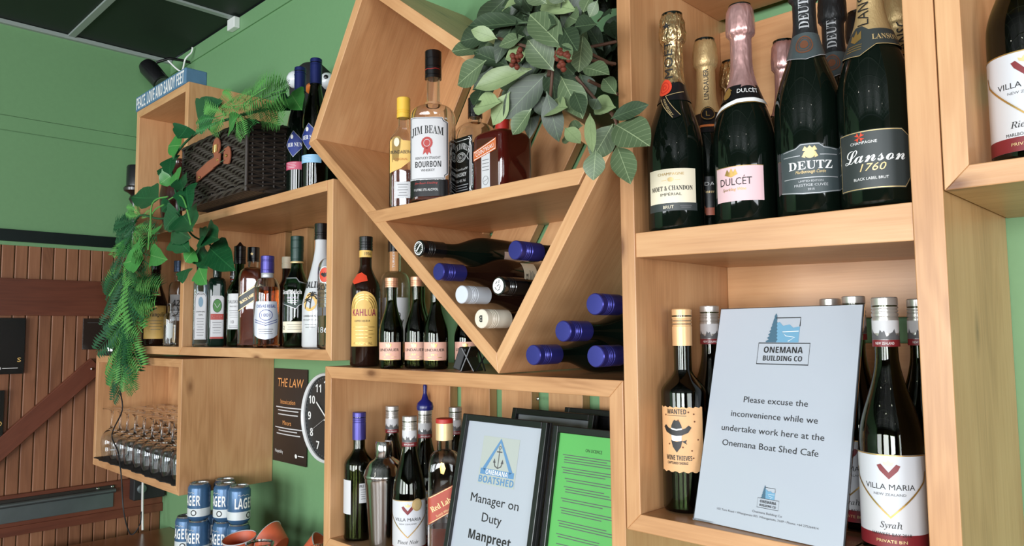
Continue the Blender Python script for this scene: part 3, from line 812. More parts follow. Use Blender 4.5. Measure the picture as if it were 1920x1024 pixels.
def deutz(name, label, x, y, h, delta, front=True, group=None):
    b = champ(name, label, x, y, h, .0445, delta, zb=.40, zn=.78)
    champ_foil(b, h*.70, h, BFOIL, fl=.05)
    b.text('𝐃𝐄𝐔𝐓𝐙', -.001, h*.81, .0115, .052, SILVINK, None, rot=pi/2, off=.0030, zstep=.006)
    b.put('neck_collar', poly_bm([(-.075, h*.655), (-.02, h*.62), (0, h*.605), (.02, h*.625), (.075, h*.655), (.075, h*.71), (0, h*.72), (-.075, h*.71)]), SLATE, None, .0018, .004, .004, R=.026)
    b.line([(-.075, h*.652), (-.02, h*.617), (0, h*.602), (.02, h*.622), (.075, h*.652)], .0010, SILVINK, None, .0022, zstep=.004, R=.026)
    cp = bpy.data.materials.get('dull_copper_print') or mat('dull_copper_print', srgb(128, 84, 62), .4, .4)
    b.put('medallion', join_bm([poly_bm(circ(-.002, h*.668, .0062)), ribbon_bm(circ(-.002, h*.668, .0122), .0022, closed=True), ribbon_bm(circ(-.002, h*.668, .0090), .0010, closed=True)]), cp, None, .0026, zstep=.004, R=.026)
    if front:
        L = b.put('label', poly_bm([(-.042, .030), (-.010, .026), (.010, .026), (.042, .030), (.042, .086), (.018, .089), (.012, .094), (-.012, .094), (-.018, .089), (-.042, .086)]), SLATE, None, .0006, .004)
        b.lines([([(-.042, .0312), (-.010, .0272), (.010, .0272), (.042, .0312)], False), ([(-.036, .078), (-.012, .078)], False), ([(.012, .078), (.036, .078)], False), ([(-.036, .048), (.036, .048)], False), ([(-.036, .0850), (-.018, .0875), (-.011, .0925), (.011, .0925), (.018, .0875), (.036, .0850)], False)], .0010, SILVINK, L)
        b.put('crest', join_bm([poly_bm(circ(0, .0800, .0066, .0064)), poly_bm([(-.0090, .0845), (-.006, .0900), (-.003, .087), (0, .0905), (.003, .087), (.006, .0900), (.0090, .0845), (0, .082)]), poly_bm([(-.010, .076), (-.0065, .083), (-.0055, .074)]), poly_bm([(.010, .076), (.0065, .083), (.0055, .074)])]), GOLDL, L, .0012)
        b.text('𝐃𝐄𝐔𝐓𝐙', 0, .0650, .0112, .056, WHITE, L)
        b.text('Marlborough Cuvée', 0, .056, .0042, .038, GOLDL, L, shear=.35)
        b.text('LIMITED EDITION', 0, .0435, .0026, .030, SILVINK, L)
        b.text('PRESTIGE CUVÉE', 0, .0382, .0034, .042, SILVINK, L)
        b.text('2015', 0, .0325, .0026, .008, SILVINK, L)
    return b
deutz('black_foil_bottle', 'large black sparkling bottle with slate label and copper medallion at the front', -.415, .058, .353, 0)
deutz('black_foil_bottle', 'black foil bottle with silver upright lettering in the second row', -.4120, .1515, .350, -4, False)
b = champ('plain_black_foil_bottle', 'plain dark foil bottle behind everything, next to the back slats', -.4050, .2400, .343, .040, 0)
champ_foil(b, .343*.65, .343, BFOIL)

def lanson(name, label, x, y, h, delta, front):
    b = champ(name, label, x, y, h, .0445, delta, zb=.42, zn=.82)
    champ_foil(b, h*.655, h, GFOILS, fl=.05)
    b.text('LANSON' if not front else '𝖫𝖠𝖭𝖲𝖮𝖭', -.006 if front else .004, h*.795, .0120, .070, INK, None, rot=pi/2, off=.0030, zstep=.006)
    if front:
        c = b.put('neck_collar', poly_bm([(-.075, h*.575), (-.045, h*.585), (-.008, h*.565), (.008, h*.605), (.075, h*.60), (.075, h*.665), (0, h*.67), (-.010, h*.69), (-.022, h*.69), (-.032, h*.665), (-.075, h*.665)]), CHAR, None, .0022, .004, .004, R=.030)
        b.put('crest', join_bm([poly_bm([(-.024, h*.635), (-.0245, h*.66), (-.0205, h*.652), (-.018, h*.678), (-.0145, h*.655), (-.010, h*.672), (-.0085, h*.635), (-.016, h*.622)])]+[ribbon_bm([(-.026, h*(.612-.010*i)), (-.007, h*(.612-.010*i))], .0011) for i in range(3)]), GOLD, c, .0028, R=.030, zstep=.004)
        b.text('𝐋𝐀𝐍𝐒𝐎𝐍', .021, h*.634, .0076, .034, GOLDL, c, off=.0028, R=.030, zstep=.004)
        b.line([(-.075, h*.573), (-.045, h*.583), (-.008, h*.563), (.008, h*.602), (.075, h*.597)], .0008, GOLDL, c, .0028, R=.030, zstep=.004)
    Lp = [(-.046, .020), (.038, .020), (.046, .032), (.046, .086), (.036, .094), (-.046, .094)]
    L = b.put('label', poly_bm(Lp), CHAR, None, .0006, .004)
    b.line([(p[0]*.975, .057+(p[1]-.057)*.965) for p in Lp], .0012, GOLDL, L, closed=True)
    if front:
        cr = []
        for k in range(4): cr.append(xf(poly_bm([(0, 0), (-.0028, .0062), (0, .0048), (.0028, .0062)]), -.014, .086, k*pi/2+pi/4))
        b.put('red_cross', join_bm(cr), WAXRED, L, .0012)
        b.text('CHAMPAGNE', -.010, .0790, .0036, .032, WHITE, L)
        b.text('𝓛𝓪𝓷𝓼𝓸𝓷', .001, .0635, .0185, .074, WHITE, L)
        b.text('1760', 0, .0475, .0095, .030, GOLDL, L, shear=.3)
        b.text('BLACK LABEL BRUT', -.003, .0335, .0034, .040, WHITE, L)
    return b
lanson('gold_neck_bottle', 'large gold-necked bottle, black label with white script and red cross', -.3255, .050, .340, -7, True)
lanson('gold_neck_bottle', 'gold-necked bottle half hidden between the script-labelled bottle and the post', -.3200, .149, .318, -8, False)

# ---------- right box
b = Bottle('white_wine_bottle', 'riesling bottle with white label in the box at the right edge', -.163, .066, 1.7836, bprof(.31, .0395, .0135, .155, .25, 'c'), G_OLIVE, -4, None, hollow=.003, liquid=(.17, L_DARK))
villa_maria(b, .125, '𝑅𝑖𝑒𝑠𝑙𝑖𝑛𝑔', 'MARLBOROUGH 2019')

# ---------- lower compartment of the tall unit
z0 = 1.3268
b = Bottle('tan_label_wine_bottle', 'wine bottle with tan screw cap and a wanted-poster label with a black cowboy hat', -.631, .070, z0, bprof(.306, .0345, .0135, .178, .214, 'c'), G_GREEN, -10, None, hollow=.003, liquid=(.198, L_DARK))
b.cap(.250, .306, .0152, TCAP, (.281, .286, .291, .296))
def tc(u, z, off): a = u/.0152; return ((.0152+off)*sin(a), -(.0152+off)*cos(a), z)
mapped('printed_line', join_bm([ribbon_bm([(-.02, zz), (.02, zz)], .0012) for zz in (.2835, .2885)]), tc, .0002, INK, b.root, .003)
pts = []
for i in range(23): pts.append((-.036+.072*i/22, .062+.0012*sin(i*1.7)))
for i in range(23): pts.append((.036-.072*i/22, .158+.0012*sin(i*2.1)))
L = b.put('label', poly_bm(pts), KRAFT, None, .0005, .004)
b.text('WANTED', -.006, .1515, .0072, .030, INK, L, bold=.02)
b.line([(-.021, .1455), (.009, .1455)], .0007, INK, L)
hat = [(-.028, .128), (-.024, .1315), (-.019, .127), (-.0145, .1255), (-.0135, .131), (-.0105, .1375), (-.0085, .1395), (-.006, .1378), (-.0035, .1395), (-.0015, .1375), (.0015, .131), (.0025, .1255), (.007, .127), (.012, .1315), (.016, .128), (.011, .1205), (.002, .1165), (-.006, .1155), (-.014, .1165), (-.023, .1205)]
b.shape(hat, INK, L, .0012, 'hat')
b.line([(-.0142, .1262), (-.006, .1245), (.0022, .1262)], .0022, WHITE, L, .0014)
b.shape([(-.014, .1165), (-.006, .1155), (.002, .1165), (.001, .108), (-.013, .108)], WHITE, L, .0013, 'face')
b.shape([(-.0145, .109), (-.006, .1065), (.0025, .109), (0, .099), (-.006, .091), (-.012, .099)], INK, L, .0014, 'scarf')
b.shape([(.002, .1075), (.009, .110), (.0075, .1065), (.009, .103)], INK, L, .0014, 'knot')
b.text('WINE THIEVES', -.004, .083, .0070, .040, INK, L, bold=.025)
b.text('CAPTURED SHIRAZ', -.006, .0752, .0036, .032, INK, L, bold=.02)
b.put('bullet_holes', join_bm([poly_bm(circ(u, zz, .0013, n=10)) for u, zz in ((.012, .151), (-.024, .146), (-.003, .1385), (.021, .137), (.003, .099), (-.018, .103), (.016, .094), (.026, .110), (.018, .083), (.02, .148))]), mat('burnt_brown', srgb(110, 62, 30), .6), L, .0012)

def vb(label, x, y, delta, var='𝑆𝑦𝑟𝑎ℎ', reg='HAWKES BAY 2018', h=.312, z=None, lvl=.165, group=None, R=.0385):
    b = Bottle('wine_bottle', label, x, y, z0 if z is None else z, bprof(h, R, .0135, .128, .245, 'c'), G_OLIVE, delta, group, hollow=.003, liquid=(lvl, L_DARK))
    return villa_maria(b, .122, var, reg, h, R+.0006)
vb('syrah bottle with silver cap, white label and gold point, right of the notice', -.3275, .056, -6, R=.0375)
vb('wine bottle just behind the syrah bottle, only its cap and neck showing at the post', -.3140, .150, 4, R=.0370)
vb('wine bottle behind the tan-capped bottle, its red-ringed neck showing left of the notice', -.6265, .147, 0)
vb('wine bottle behind the notice, left of the two silver cap tops', -.466, .236, 20, h=.320)
vb('wine bottle behind the notice, right of the two silver cap tops', -.400, .152, -22, h=.319)

# ---------- the notice in its acrylic stand
t = thing('acrylic_sign_stand', 'leaning clear acrylic stand with a white building-works notice in front of the bottles', 'sign', (-.482, .016, z0), 0)
Wd, Hh = .219, .317
zr = Matrix.Rotation(radians(-5.0), 4, 'Z') @ Matrix.Rotation(radians(-15.5), 4, 'X')
ACR = glass('clear_acrylic', (.97, .98, .98, 1), .02, 1.2)
def sgn(name, bm, m, off=0.0, par=None):
    o = mapped(name, bm, flatS, off, m, t, 0); o.matrix_basis = zr; return o
bm = bmesh.new(); box_bm(bm, -Wd/2, Wd/2, -.0012, .0012, 0, Hh); o = from_bm('paper_sheet', bm, PAPER, t, None, .0); o.matrix_basis = zr
bm = bmesh.new(); box_bm(bm, -Wd/2-.0015, Wd/2+.0015, .0016, .0036, .0015, Hh+.002); o = from_bm('acrylic_back', bm, ACR, t, None, .0); o.matrix_basis = zr
tube('acrylic_edge', [zr @ Vector(p) for p in ((-Wd/2-.001, 0, 0), (-Wd/2-.001, 0, Hh+.001), (Wd/2+.001, 0, Hh+.001), (Wd/2+.001, 0, 0))], .0008, mat('dark_acrylic_edge', srgb(60, 64, 66), .1), t, 4)
bm = bmesh.new(); box_bm(bm, -Wd/2, Wd/2+.004, .006, .085, .0003, .0025); from_bm('acrylic_foot', bm, ACR, t, None, 0)
BL = mat('landscape_blue_print', srgb(110, 160, 190), .5)
def logo(cx, cz, s):
    bx = rect(cx-.0395*s, cx+.0395*s, cz-.0155*s, cz+.0155*s)
    sgn('logo_frame', join_bm([ribbon_bm(bx, .0014*s, closed=True)]), INK, .0018)
    sgn('lettering', xf(text_bm('ONEMANA', .0088*s, .060*s, bold=.02), cx, cz+.0055*s), INK, .0019)
    sgn('lettering', xf(text_bm('BUILDING CO', .0072*s, .060*s, bold=.02), cx, cz-.0070*s), INK, .0019)
    sgn('lake_picture', poly_bm([(cx-.022*s, cz+.0165*s), (cx+.022*s, cz+.0165*s), (cx+.022*s, cz+.040*s), (cx+.012*s, cz+.038*s), (cx+.006*s, cz+.043*s), (cx-.004*s, cz+.041*s), (cx-.010*s, cz+.047*s), (cx-.018*s, cz+.044*s)]), BL, .0018)
    sgn('printed_line', join_bm([ribbon_bm([(cx-.016*s, cz+.053*s), (cx+.022*s, cz+.053*s), (cx+.022*s, cz+.040*s)], .0014*s)]), INK, .0019)
    sgn('printed_line', join_bm([ribbon_bm([(cx+.021*s, cz+.033*s), (cx-.004*s, cz+.032*s), (cx+.002*s, cz+.026*s), (cx+.016*s, cz+.024*s), (cx+.006*s, cz+.018*s)], .0009*s)]), WHITE, .0020)
    tr = [(cx-.028*s, cz+.0165*s)]
    for i in range(8):
        k = i/8; tr += [(cx-(.029-.012*k)*s, cz+(.018+.040*k)*s), (cx-(.024-.006*k)*s, cz+(.021+.040*k)*s)]
    tr += [(cx-.0165*s, cz+.060*s)]
    for i in range(7, -1, -1):
        k = i/8; tr += [(cx-(.010+.005*k)*s, cz+(.021+.040*k)*s), (cx-(.012+.003*k)*s, cz+(.018+.040*k)*s)]
    tr += [(cx-.012*s, cz+.0165*s)]
    sgn('pine_tree', poly_bm(tr), mat('slate_blue_print', srgb(70, 104, 124), .5), .0019)
logo(.002, .248, 1.0)
for i, (s_, w_) in enumerate((('Please excuse the', .098), ('inconvenience while we', .132), ('undertake work here at the', .156), ('Onemana Boat Shed Cafe', .146))):
    sgn('lettering', xf(text_bm(s_, .0088, w_), -.002-.001*i, .1795-.0215*i), INK, .0018)
logo(.004, .040, .40)
sgn('lettering', xf(text_bm('Onemana Building Co', .0030, .044), .004, .0275), GREYINK, .0018)
sgn('lettering', xf(text_bm('102 Tern Road • Whangamata RD, Whangamata, 3169 • Phone: +64 275264414', .0028, .150), .002, .0215), GREYINK, .0018)

# ---------- diamond shelf
zd = 1.8705
# yellow-labelled rum
b = Bottle('rum_bottle', 'small rum bottle with yellow cap and yellow label behind the white-labelled bourbon', -1.312, .046, zd, bprof(.250, .030, .0125, .150, .190, 'c', n=3.5, ry=.8), G_CLEAR, -12, None, 3.5, .8, hollow=.003, liquid=(.085, L_DAMBER))
b.cap(.205, .250, .0150, YCAP, (.216, .221))
L = b.label(.070, .148, .050, YELLOW, pts=[(-.026, .078), (.0, .088), (.026, .108), (.026, .148), (.004, .150), (-.006, .160), (-.018, .158), (-.026, .148)])
b.text('BUNDABERG', .0, .124, .0074, .048, INK, L); b.text('ORIGINAL', .0, .108, .0050, .030, mat('orange_ink', srgb(190, 110, 30), .5), L)
b.shape(circ(-.010, .146, .006, .010), CREAM, L, .0011, 'medallion')
L = b.label(.022, .058, .036, WLABEL, u0=.004); b.small(.004, .052, .024, 5, .006, GREYINK, L)
# bourbon
b = Bottle('bourbon_bottle', 'large half-empty bourbon bottle with black cap and white label', -1.2235, .058, zd, bprof(.335, .046, .0150, .186, .216, 's', n=3.4, ry=.86), G_CLEAR, -16, None, 3.4, .86, hollow=.0035, liquid=(.050, L_DAMBER))
b.cap(.275, .335, .0182, BCAP, (.282, .3, .318))
def jc(u, z, off): a = u/.0182; return ((.0182+off)*sin(a), -(.0182+off)*cos(a), z)
mapped('printed_line', ribbon_bm([(-.02, .2925), (-.008, .2940), (.0, .2925), (.010, .2945), (.02, .2935)], .0012), jc, .0004, RED, b.root, .003)
b.sleeve(.218, .222, G_CLEAR, .003, 'neck_ring', k=2)
Lp = [(-.041, .048), (.036, .048), (.036, .054), (.041, .059), (.041, .170), (.034, .174), (.031, .180), (-.041, .183)]
L = b.put('label', poly_bm(Lp), WLABEL, None, .0006, .004)
b.line([(p[0]*.96, .115+(p[1]-.115)*.965) for p in Lp], .0016, INK, L, closed=True)
tb = text_bm('𝐉𝐈𝐌 𝐁𝐄𝐀𝐌', .0175, .070)
for v_ in tb.verts: v_.co.y += -.006*(v_.co.x/.035)**2
b.put('lettering', xf(tb, -.002, .155), INK, L, .0011, .005)
b.put('wax_seal', join_bm([poly_bm(circ(-.002, .126, .0125, .0130, 16)), poly_bm([(-.008, .116), (-.011, .101), (-.005, .106), (-.001, .100), (.002, .106), (.007, .102), (.005, .116)])]), mat('wax_red_print', srgb(178, 60, 56), .5), L, .0011)
b.line(circ(-.002, .126, .0070, .0074, 16), .001, WLABEL, L, .0013, closed=True)
b.text('KENTUCKY STRAIGHT', 0, .094, .0056, .054, INK, L)
b.text('BOURBON', 0, .0805, .0125, .056, INK, L, bold=.03)
b.text('WHISKEY', 0, .068, .0055, .030, INK, L)
L = b.label(.013, .0475, .080, BLACK, name='foot_label')
b.text('Jim Beam Distilling', -.004, .041, .0042, .050, RED, L, shear=.2); b.text('1 LITRE 37% ALC/VOL', -.004, .027, .0050, .052, WHITE, L)
# jack
b = Bottle('whiskey_bottle', 'square whiskey bottle with black label and white scrollwork, between the bourbon and the orange liqueur', -1.187, .147, zd, bprof(.243, .039, .0145, .150, .188, 's', n=7, ry=1.0), G_CLEAR, 0, None, 7, 1.0, abs_rot=radians(-4), hollow=.0035, liquid=(.135, mat('dark_whiskey', srgb(60, 26, 12), .2)))
b.cap(.200, .243, .0162, BCAP, (.208, .226))
L = b.label(.018, .150, .070, BLACK)
def scroll(x0, x1, z0_, z1, k=.004):
    return [(x0+k, z0_), (x1-k, z0_), (x1-k*.4, z0_+k*.8), (x1, z0_+k*2), (x1-k*.5, z0_+k*3), (x1, z0_+k*5), (x1, z1-k*5), (x1-k*.5, z1-k*3), (x1, z1-k*2), (x1-k*.4, z1-k*.8), (x1-k, z1), (x0+k, z1), (x0+k*.4, z1-k*.8), (x0, z1-k*2), (x0+k*.5, z1-k*3), (x0, z1-k*5), (x0, z0_+k*5), (x0+k*.5, z0_+k*3), (x0, z0_+k*2), (x0+k*.4, z0_+k*.8)]
b.lines([(scroll(-.033, .033, .022, .147), True), (scroll(-.030, .030, .026, .143, .003), True)], .0014, WHITE, L, step=0)
tb = text_bm('𝐉𝐀𝐂𝐊 𝐃𝐀𝐍𝐈𝐄𝐋’𝐒', .0135, .056)
for v_ in tb.verts: v_.co.y += -.012*(v_.co.x/.028)**2
b.put('lettering', xf(tb, 0, .131), WHITE, L, .0011, 0)
b.lines([(circ(0, .106, .016, .010), True), (circ(0, .106, .0115, .0072), True), ([(-.026, .098), (-.02, .106), (-.026, .114)], False), ([(.026, .098), (.02, .106), (.026, .114)], False)], .0014, WHITE, L, step=0)
b.text('No.7', 0, .106, .0080, .014, WHITE, L, bold=.02)
b.text('𝒯ℯ𝓃𝓃ℯ𝓈𝓈ℯℯ', 0, .082, .0090, .046, WHITE, L)
b.text('WHISKEY', 0, .068, .0080, .038, WHITE, L, bold=.02)
b.text('70cl 40% Vol.', 0, .055, .0060, .034, WHITE, L); b.small(0, .045, .050, 3, .0055, SILVINK, L, .002)
# orange liqueur
b = Bottle('orange_liqueur_bottle', 'dark red-brown square liqueur bottle with a narrow white label, half under the leaves', -1.073, .118, zd, bprof(.200, .0450, .0135, .122, .142, 's', n=10, ry=1.0), G_BROWN, 0, None, 8, 1.0, abs_rot=radians(0))
rbm = mat('red_brown_glass_full', srgb(70, 18, 14), .05, 0, Coat_Weight=.4)
b.body.data.materials[0] = rbm
b.cap(.165, .200, .0155, BCAP, (.17, .18)); b.sleeve(.143, .165, RED, .001, 'red_ribbon', k=2)
def cf(u, z, off): return (.0405+off, u, z)
L = mapped('label', poly_bm(rect(-.015, .010, .014, .104)), lambda u, z, off: (u-.0, -.0450-off, z), .0010, WLABEL, b.root, 0)
SD = lambda u, z, off: (u, -.0450-off, z)
L = mapped('banner', poly_bm([(-.038, .078), (.028, .093), (.028, .117), (-.038, .098)]), SD, .0014, mat('orange_print', srgb(206, 104, 44), .5), b.root, 0)
mapped('banner_edge', ribbon_bm([(-.036, .0805), (.026, .095), (.026, .1145), (-.036, .0955)], .0014, closed=True), SD, .0017, WHITE, L, 0)
mapped('lettering', xf(text_bm('COINTREAU', .0090, .054), -.005, .0965, radians(14)), SD, .0018, WHITE, L, 0)
mapped('fine_print', join_bm([ribbon_bm([(-.012, .076-.007*i), (.007, .076-.007*i)], .0012) for i in range(4)]+[ribbon_bm(circ(-.0025, .034, .008, .009, 14), .0008, closed=True), ribbon_bm([(-.009, .032), (.005, .037)], .0008)]), SD, .0014, GREYINK, b.root, 0)

# ---------- bottles lying in the diamond and under it
def lying(name, label, x, z, R, Rn, glassm, capm, h=.30, y1=.268, yaw=0, pitch=0, group=None, spin=0, kind='c', zb=.42, zn=.74, caplen=.058, ridges=True):
    M = Matrix.Translation((x, y1, z)) @ Matrix.Rotation(radians(yaw), 4, 'Z') @ Matrix.Rotation(radians(90+pitch), 4, 'X') @ Matrix.Rotation(radians(spin), 4, 'Z')
    b = Bottle(name, label, x, y1, z, bprof(h, R, Rn, h*zb, h*zn, kind), glassm, 0, group, mtx=M)
    b.cap(h-caplen, h, Rn+.0022, capm, tuple(h-q for q in (.012, .016, .020, .026)) if ridges else ())
    return b
WR = .0352
b = lying('lying_wine_bottle', 'black-capped wine bottle lying topmost left in the wine rack, white emblem on its cap', -1.157, 1.7665, WR, .0145, G_BLACK, BCAP, yaw=0, spin=0)
L = b.put('label', poly_bm(rect(-.060, .060, .020, .098)), mat('pinkish_label', srgb(200, 176, 164), .5), None, .0006, .005, R=WR)
b.put('emblem', join_bm([poly_bm([(-.004, .05), (0, .062), (.004, .05), (.001, .045)])]), INK, L, .001)
em = [ribbon_bm(circ(0, 0, .0128), .0016, closed=True), ribbon_bm([(-.007, -.006), (.006, .008)], .003)]
for k in range(18): em.append(ribbon_bm([(.0085*cos(k*pi/9), .0085*sin(k*pi/9)), (.0118*cos(k*pi/9), .0118*sin(k*pi/9))], .0011))
bm = join_bm(em); bmesh.ops.translate(bm, vec=(0, 0, .3022), verts=bm.verts[:]); from_bm('cap_emblem', bm, WHITE, b.root, None)
b = lying('lying_wine_bottle', 'blue-capped bottle lying at the right of the wine rack under the shelf', -.893, 1.741, WR, .0145, G_BLACK, BLUECAP)
b = lying('lying_wine_bottle', 'blue-capped bottle with a cream label lying second on the left board', -1.0975, 1.7165, WR, .0145, G_BROWN, BLUECAP, spin=0)
L = b.put('label', poly_bm(rect(-.030, .085, .060, .100)), CREAM, None, .0006, .005, R=WR)
b.text('RIVER', .02, .096, .007, None, INK, L, rot=pi/2, R=WR) if False else b.put('lettering', xf(text_bm('𝐑𝐈𝐕𝐄𝐑', .007, .030), .045, .092), INK, L, .0012, .005, R=WR)
b.small(.045, .082, .044, 4, .004, GREYINK, L, R=WR)
b = lying('lying_wine_bottle', 'bottle whose black cap has a white top, right side of the wine rack', -.9335, 1.681, WR, .0145, G_BLACK, BCAP)
bm = poly_bm(circ(0, 0, .0135)); bmesh.ops.translate(bm, vec=(0, 0, .3022), verts=bm.verts[:]); from_bm('cap_disc', bm, WHITE, b.root, None)
bm = join_bm([xf(ribbon_bm([(-.003, 0), (.003, .002)], .0012), dx, dy, r_) for dx, dy, r_ in ((-.004, .005, .4), (.003, .007, 1), (0, 0, .2), (.005, -.003, .7), (-.005, -.004, 2), (.001, -.008, 0))]); bmesh.ops.translate(bm, vec=(0, 0, .3026), verts=bm.verts[:]); from_bm('lettering', bm, INK, b.root, None)
b = lying('lying_wine_bottle', 'white-capped bottle lying on the left board of the wine rack', -1.0400, 1.6700, WR, .0145, G_BROWN, WCAP, yaw=1.5, caplen=.062)
b = lying('lying_wine_bottle', 'cream-capped bottle lying lowest in the point of the wine rack, dark letters on its cap', -.9830, 1.6245, WR, .0150, G_BROWN, CCAP, yaw=.8, caplen=.062)
bm = text_bm('B', .012, .007, bold=.02); bmesh.ops.translate(bm, vec=(0, 0, .3022), verts=bm.verts[:]); bmesh.ops.rotate(bm, matrix=Matrix.Rotation(pi, 3, 'Z'), verts=bm.verts[:]); from_bm('lettering', bm, INK, b.root, None)
for lab, x, z in (('blue-capped bottle lying bottom left of the four under the diamond', -.866, 1.5612), ('blue-capped bottle lying bottom right of the four under the diamond', -.7325, 1.5612), ('blue-capped bottle lying in the middle row of the four under the diamond', -.799, 1.6010), ('blue-capped bottle lying topmost of the four under the diamond', -.7325, 1.6430)):
    lying('lying_wine_bottle', lab, x, z, .0368, .0150, G_BLACK, BLUECAP, y1=.282)

# ---------- on top of the wide box
zw = 1.5245
b = Bottle('coffee_liqueur_bottle', 'dark coffee liqueur bottle with yellow arched label and red neck badge', -1.463, .052, zw, bprof(.300, .0345, .0140, .175, .235, 'c'), G_BROWN, -6)
b.cap(.268, .300, .0162, BCAP, (.275, .281, .287)); b.sleeve(.252, .268, YELLOW, .0009, 'neck_label', k=2)
b.text('1936', .006, .260, .0075, .014, INK, None, off=.0016)
b.put('badge', poly_bm([(-.036, .196), (-.028, .212), (-.010, .216), (.006, .208), (.008, .196), (-.006, .193), (-.022, .188)]), WAXRED, None, .0016, .004, .004, R=.030)
ar = [(-.034, .046), (.034, .046)] + [(.034*cos(a), .130+.042*sin(a)) for a in [pi*i/14 for i in range(15)]]
L = b.put('label', poly_bm(ar), YELLOW, None, .0006, .004)
b.lines([([(k*cos(a), .132+k*1.1*sin(a)) for a in [pi*i/14 for i in range(15)]], False) for k in (.0295, .0245, .0195)], .0018, GOLD, L)
b.text('KAHLÚA', .0, .123, .0155, .056, mat('purple_red_print', srgb(150, 50, 70), .5), L, bold=.02)
b.text('COFFEE LIQUEUR', -.004, .104, .0045, .036, INK, L)
b.small(0, .090, .050, 4, .008, GOLD, L, .0014)
b.text('ORIGINAL', -.002, .053, .0062, .044, GOLD, L)
b = Bottle('bourbon_bottle', 'clear bourbon bottle with a white label behind the small green bottles', -1.471, .142, zw, bprof(.315, .0375, .0150, .180, .225, 's'), G_CLEAR, 4, None, hollow=.003, liquid=(.150, mat('dark_bourbon', srgb(60, 30, 20), .2)))
b.cap(.272, .315, .0172, BCAP); b.label(.225, .285, .022, mat('orange_tan_label', srgb(206, 150, 96), .5), name='neck_label', u0=-.004)
b.text('TURKEY', -.004, .252, .0048, .040, WHITE, None, rot=pi/2, off=.0016)
L = b.label(.050, .160, .072, WLABEL); b.text('WILD', -.004, .118, .0125, .030, INK, L, bold=.02); b.text('TURKEY', -.004, .101, .0125, .046, INK, L, bold=.02); b.text('BOURBON', -.004, .086, .0070, .040, INK, L); b.small(-.004, .076, .036, 2, .005, GREYINK, L, .0018)
b.label(.030, .055, .072, mat('amber_orange_label', srgb(206, 130, 70), .5), name='foot_label')
def mini(label, x, y, h, delta, R=.0262):
    b = Bottle('mini_sparkling_bottle', label, x, y, zw, bprof(h, R, .0112, h*.38, h*.76, 'c'), G_OLIVE, delta, 'small pink-labelled sparkling bottles', hollow=.0025, liquid=(h*.46, L_DARK))
    b.cap(h-.020, h, .0142, COPPER, (h-.016, h-.012, h-.008))
    L = b.label(.018, .056, .056, SALMON)
    b.text('LINDAUER', 0, .040, .0060, .044, INK, L); b.text('BRUT', 0, .0300, .0032, .012, GOLD, L)
    b.put('crest', join_bm([poly_bm([(-.005, .047), (-.006, .053), (-.002, .051), (0, .055), (.002, .051), (.006, .053), (.005, .047), (0, .0445)])]), GOLD, L, .001)
    b.lines([([(-.028, .0186), (.028, .0186)], False), ([(-.016, .0245), (-.006, .0245)], False), ([(.006, .0245), (.016, .0245)], False)], .0008, GOLD, L)
    return b
mini('leftmost small pink-labelled sparkling bottle, in front of the bourbon', -1.332, .030, .195, -12)
mini('second small pink-labelled bottle from the left, copper cap', -1.282, .061, .196, -14)
mini('small sparkling bottle behind the second one, only the copper cap showing', -1.336, .112, .200, 0)
mini('small pink-labelled bottle standing alone left of the diamond board', -1.222, .064, .186, -8)
mini('shaded small pink-labelled bottle behind the black folding stand', -1.190, .122, .162, -6)
# little black stand
t = thing('folding_card_stand', 'small black folding card stand under the diamond board', 'stand', (-1.082, .036, zw), radians(20))
for nm, a, dx in (('front_leaf', 24, -.012), ('back_leaf', -30, .016)):
    bm = bmesh.new(); box_bm(bm, -.0015, .0015, -.020, .020, 0, .052)
    o = from_bm(nm, bm, BLACK, t, None, .0006); o.matrix_basis = Matrix.Translation((dx, 0, .001)) @ Matrix.Rotation(radians(a), 4, 'Y')
bm = bmesh.new(); box_bm(bm, -.016, .0, -.018, .018, 0, .044); o = from_bm('body', bm, BLACKM, t, None, .002); o.matrix_basis = Matrix.Translation((-.016, 0, .002)) @ Matrix.Rotation(radians(20), 4, 'Y')
tube('strut', [(.018, -.014, .002), (.034, .012, .044)], .0015, BLACK, t); tube('strut', [(.036, -.010, .002), (.008, .014, .046)], .0015, BLACK, t)
mapped('sticker', join_bm([ribbon_bm(rect(-.006, .006, .018, .030), .001, closed=True), poly_bm(rect(-.003, .003, .021, .027))]), lambda u, z, off: (-.024+z*.36-off, -u-.004, z), .006, SILVINK, t, 0)

# ---------- spirits in the stepped unit
zm = 1.5635
def ring(b, r, z0, z1, m, name='collar'):
    return lathe(name, [(r, z0), (r+.0006, z0+.001), (r+.0006, z1-.001), (r, z1)], m, b.root, cap=False)
b = Bottle('gin_bottle', 'slim pale blue gin bottle with an arched white label against the divider', -2.335, .036, zm, bprof(.262, .0225, .0120, .190, .212, 's', n=6, ry=1.0), G_BLUE, 0, None, 6, 1.0, hollow=.003, liquid=(.12, L_CLEAR))
b.cap(.232, .262, .0145, BCAP)
ar = [(-.0175, .022), (.0175, .022)] + [(.0175*cos(a), .150+.020*sin(a)) for a in [pi*i/12 for i in range(13)]]
L = b.put('label', poly_bm(ar), WLABEL, None, .0007, .003)
b.line([(p[0]*.9, .09+(p[1]-.09)*.96) for p in ar], .0012, INK, L, closed=True, step=.003)
b.shape(circ(0, .138, .0070, .016, 16), mat('blue_grey_cameo', srgb(120, 150, 170), .5), L, step=.003); b.text('BOMBAY', 0, .162, .0045, .022, INK, L); b.text('SAPPHIRE', 0, .108, .0052, .026, INK, L); b.text('GIN', 0, .098, .0052, .012, INK, L)
b.small(0, .086, .022, 7, .0085, GREYINK, L, .0014)
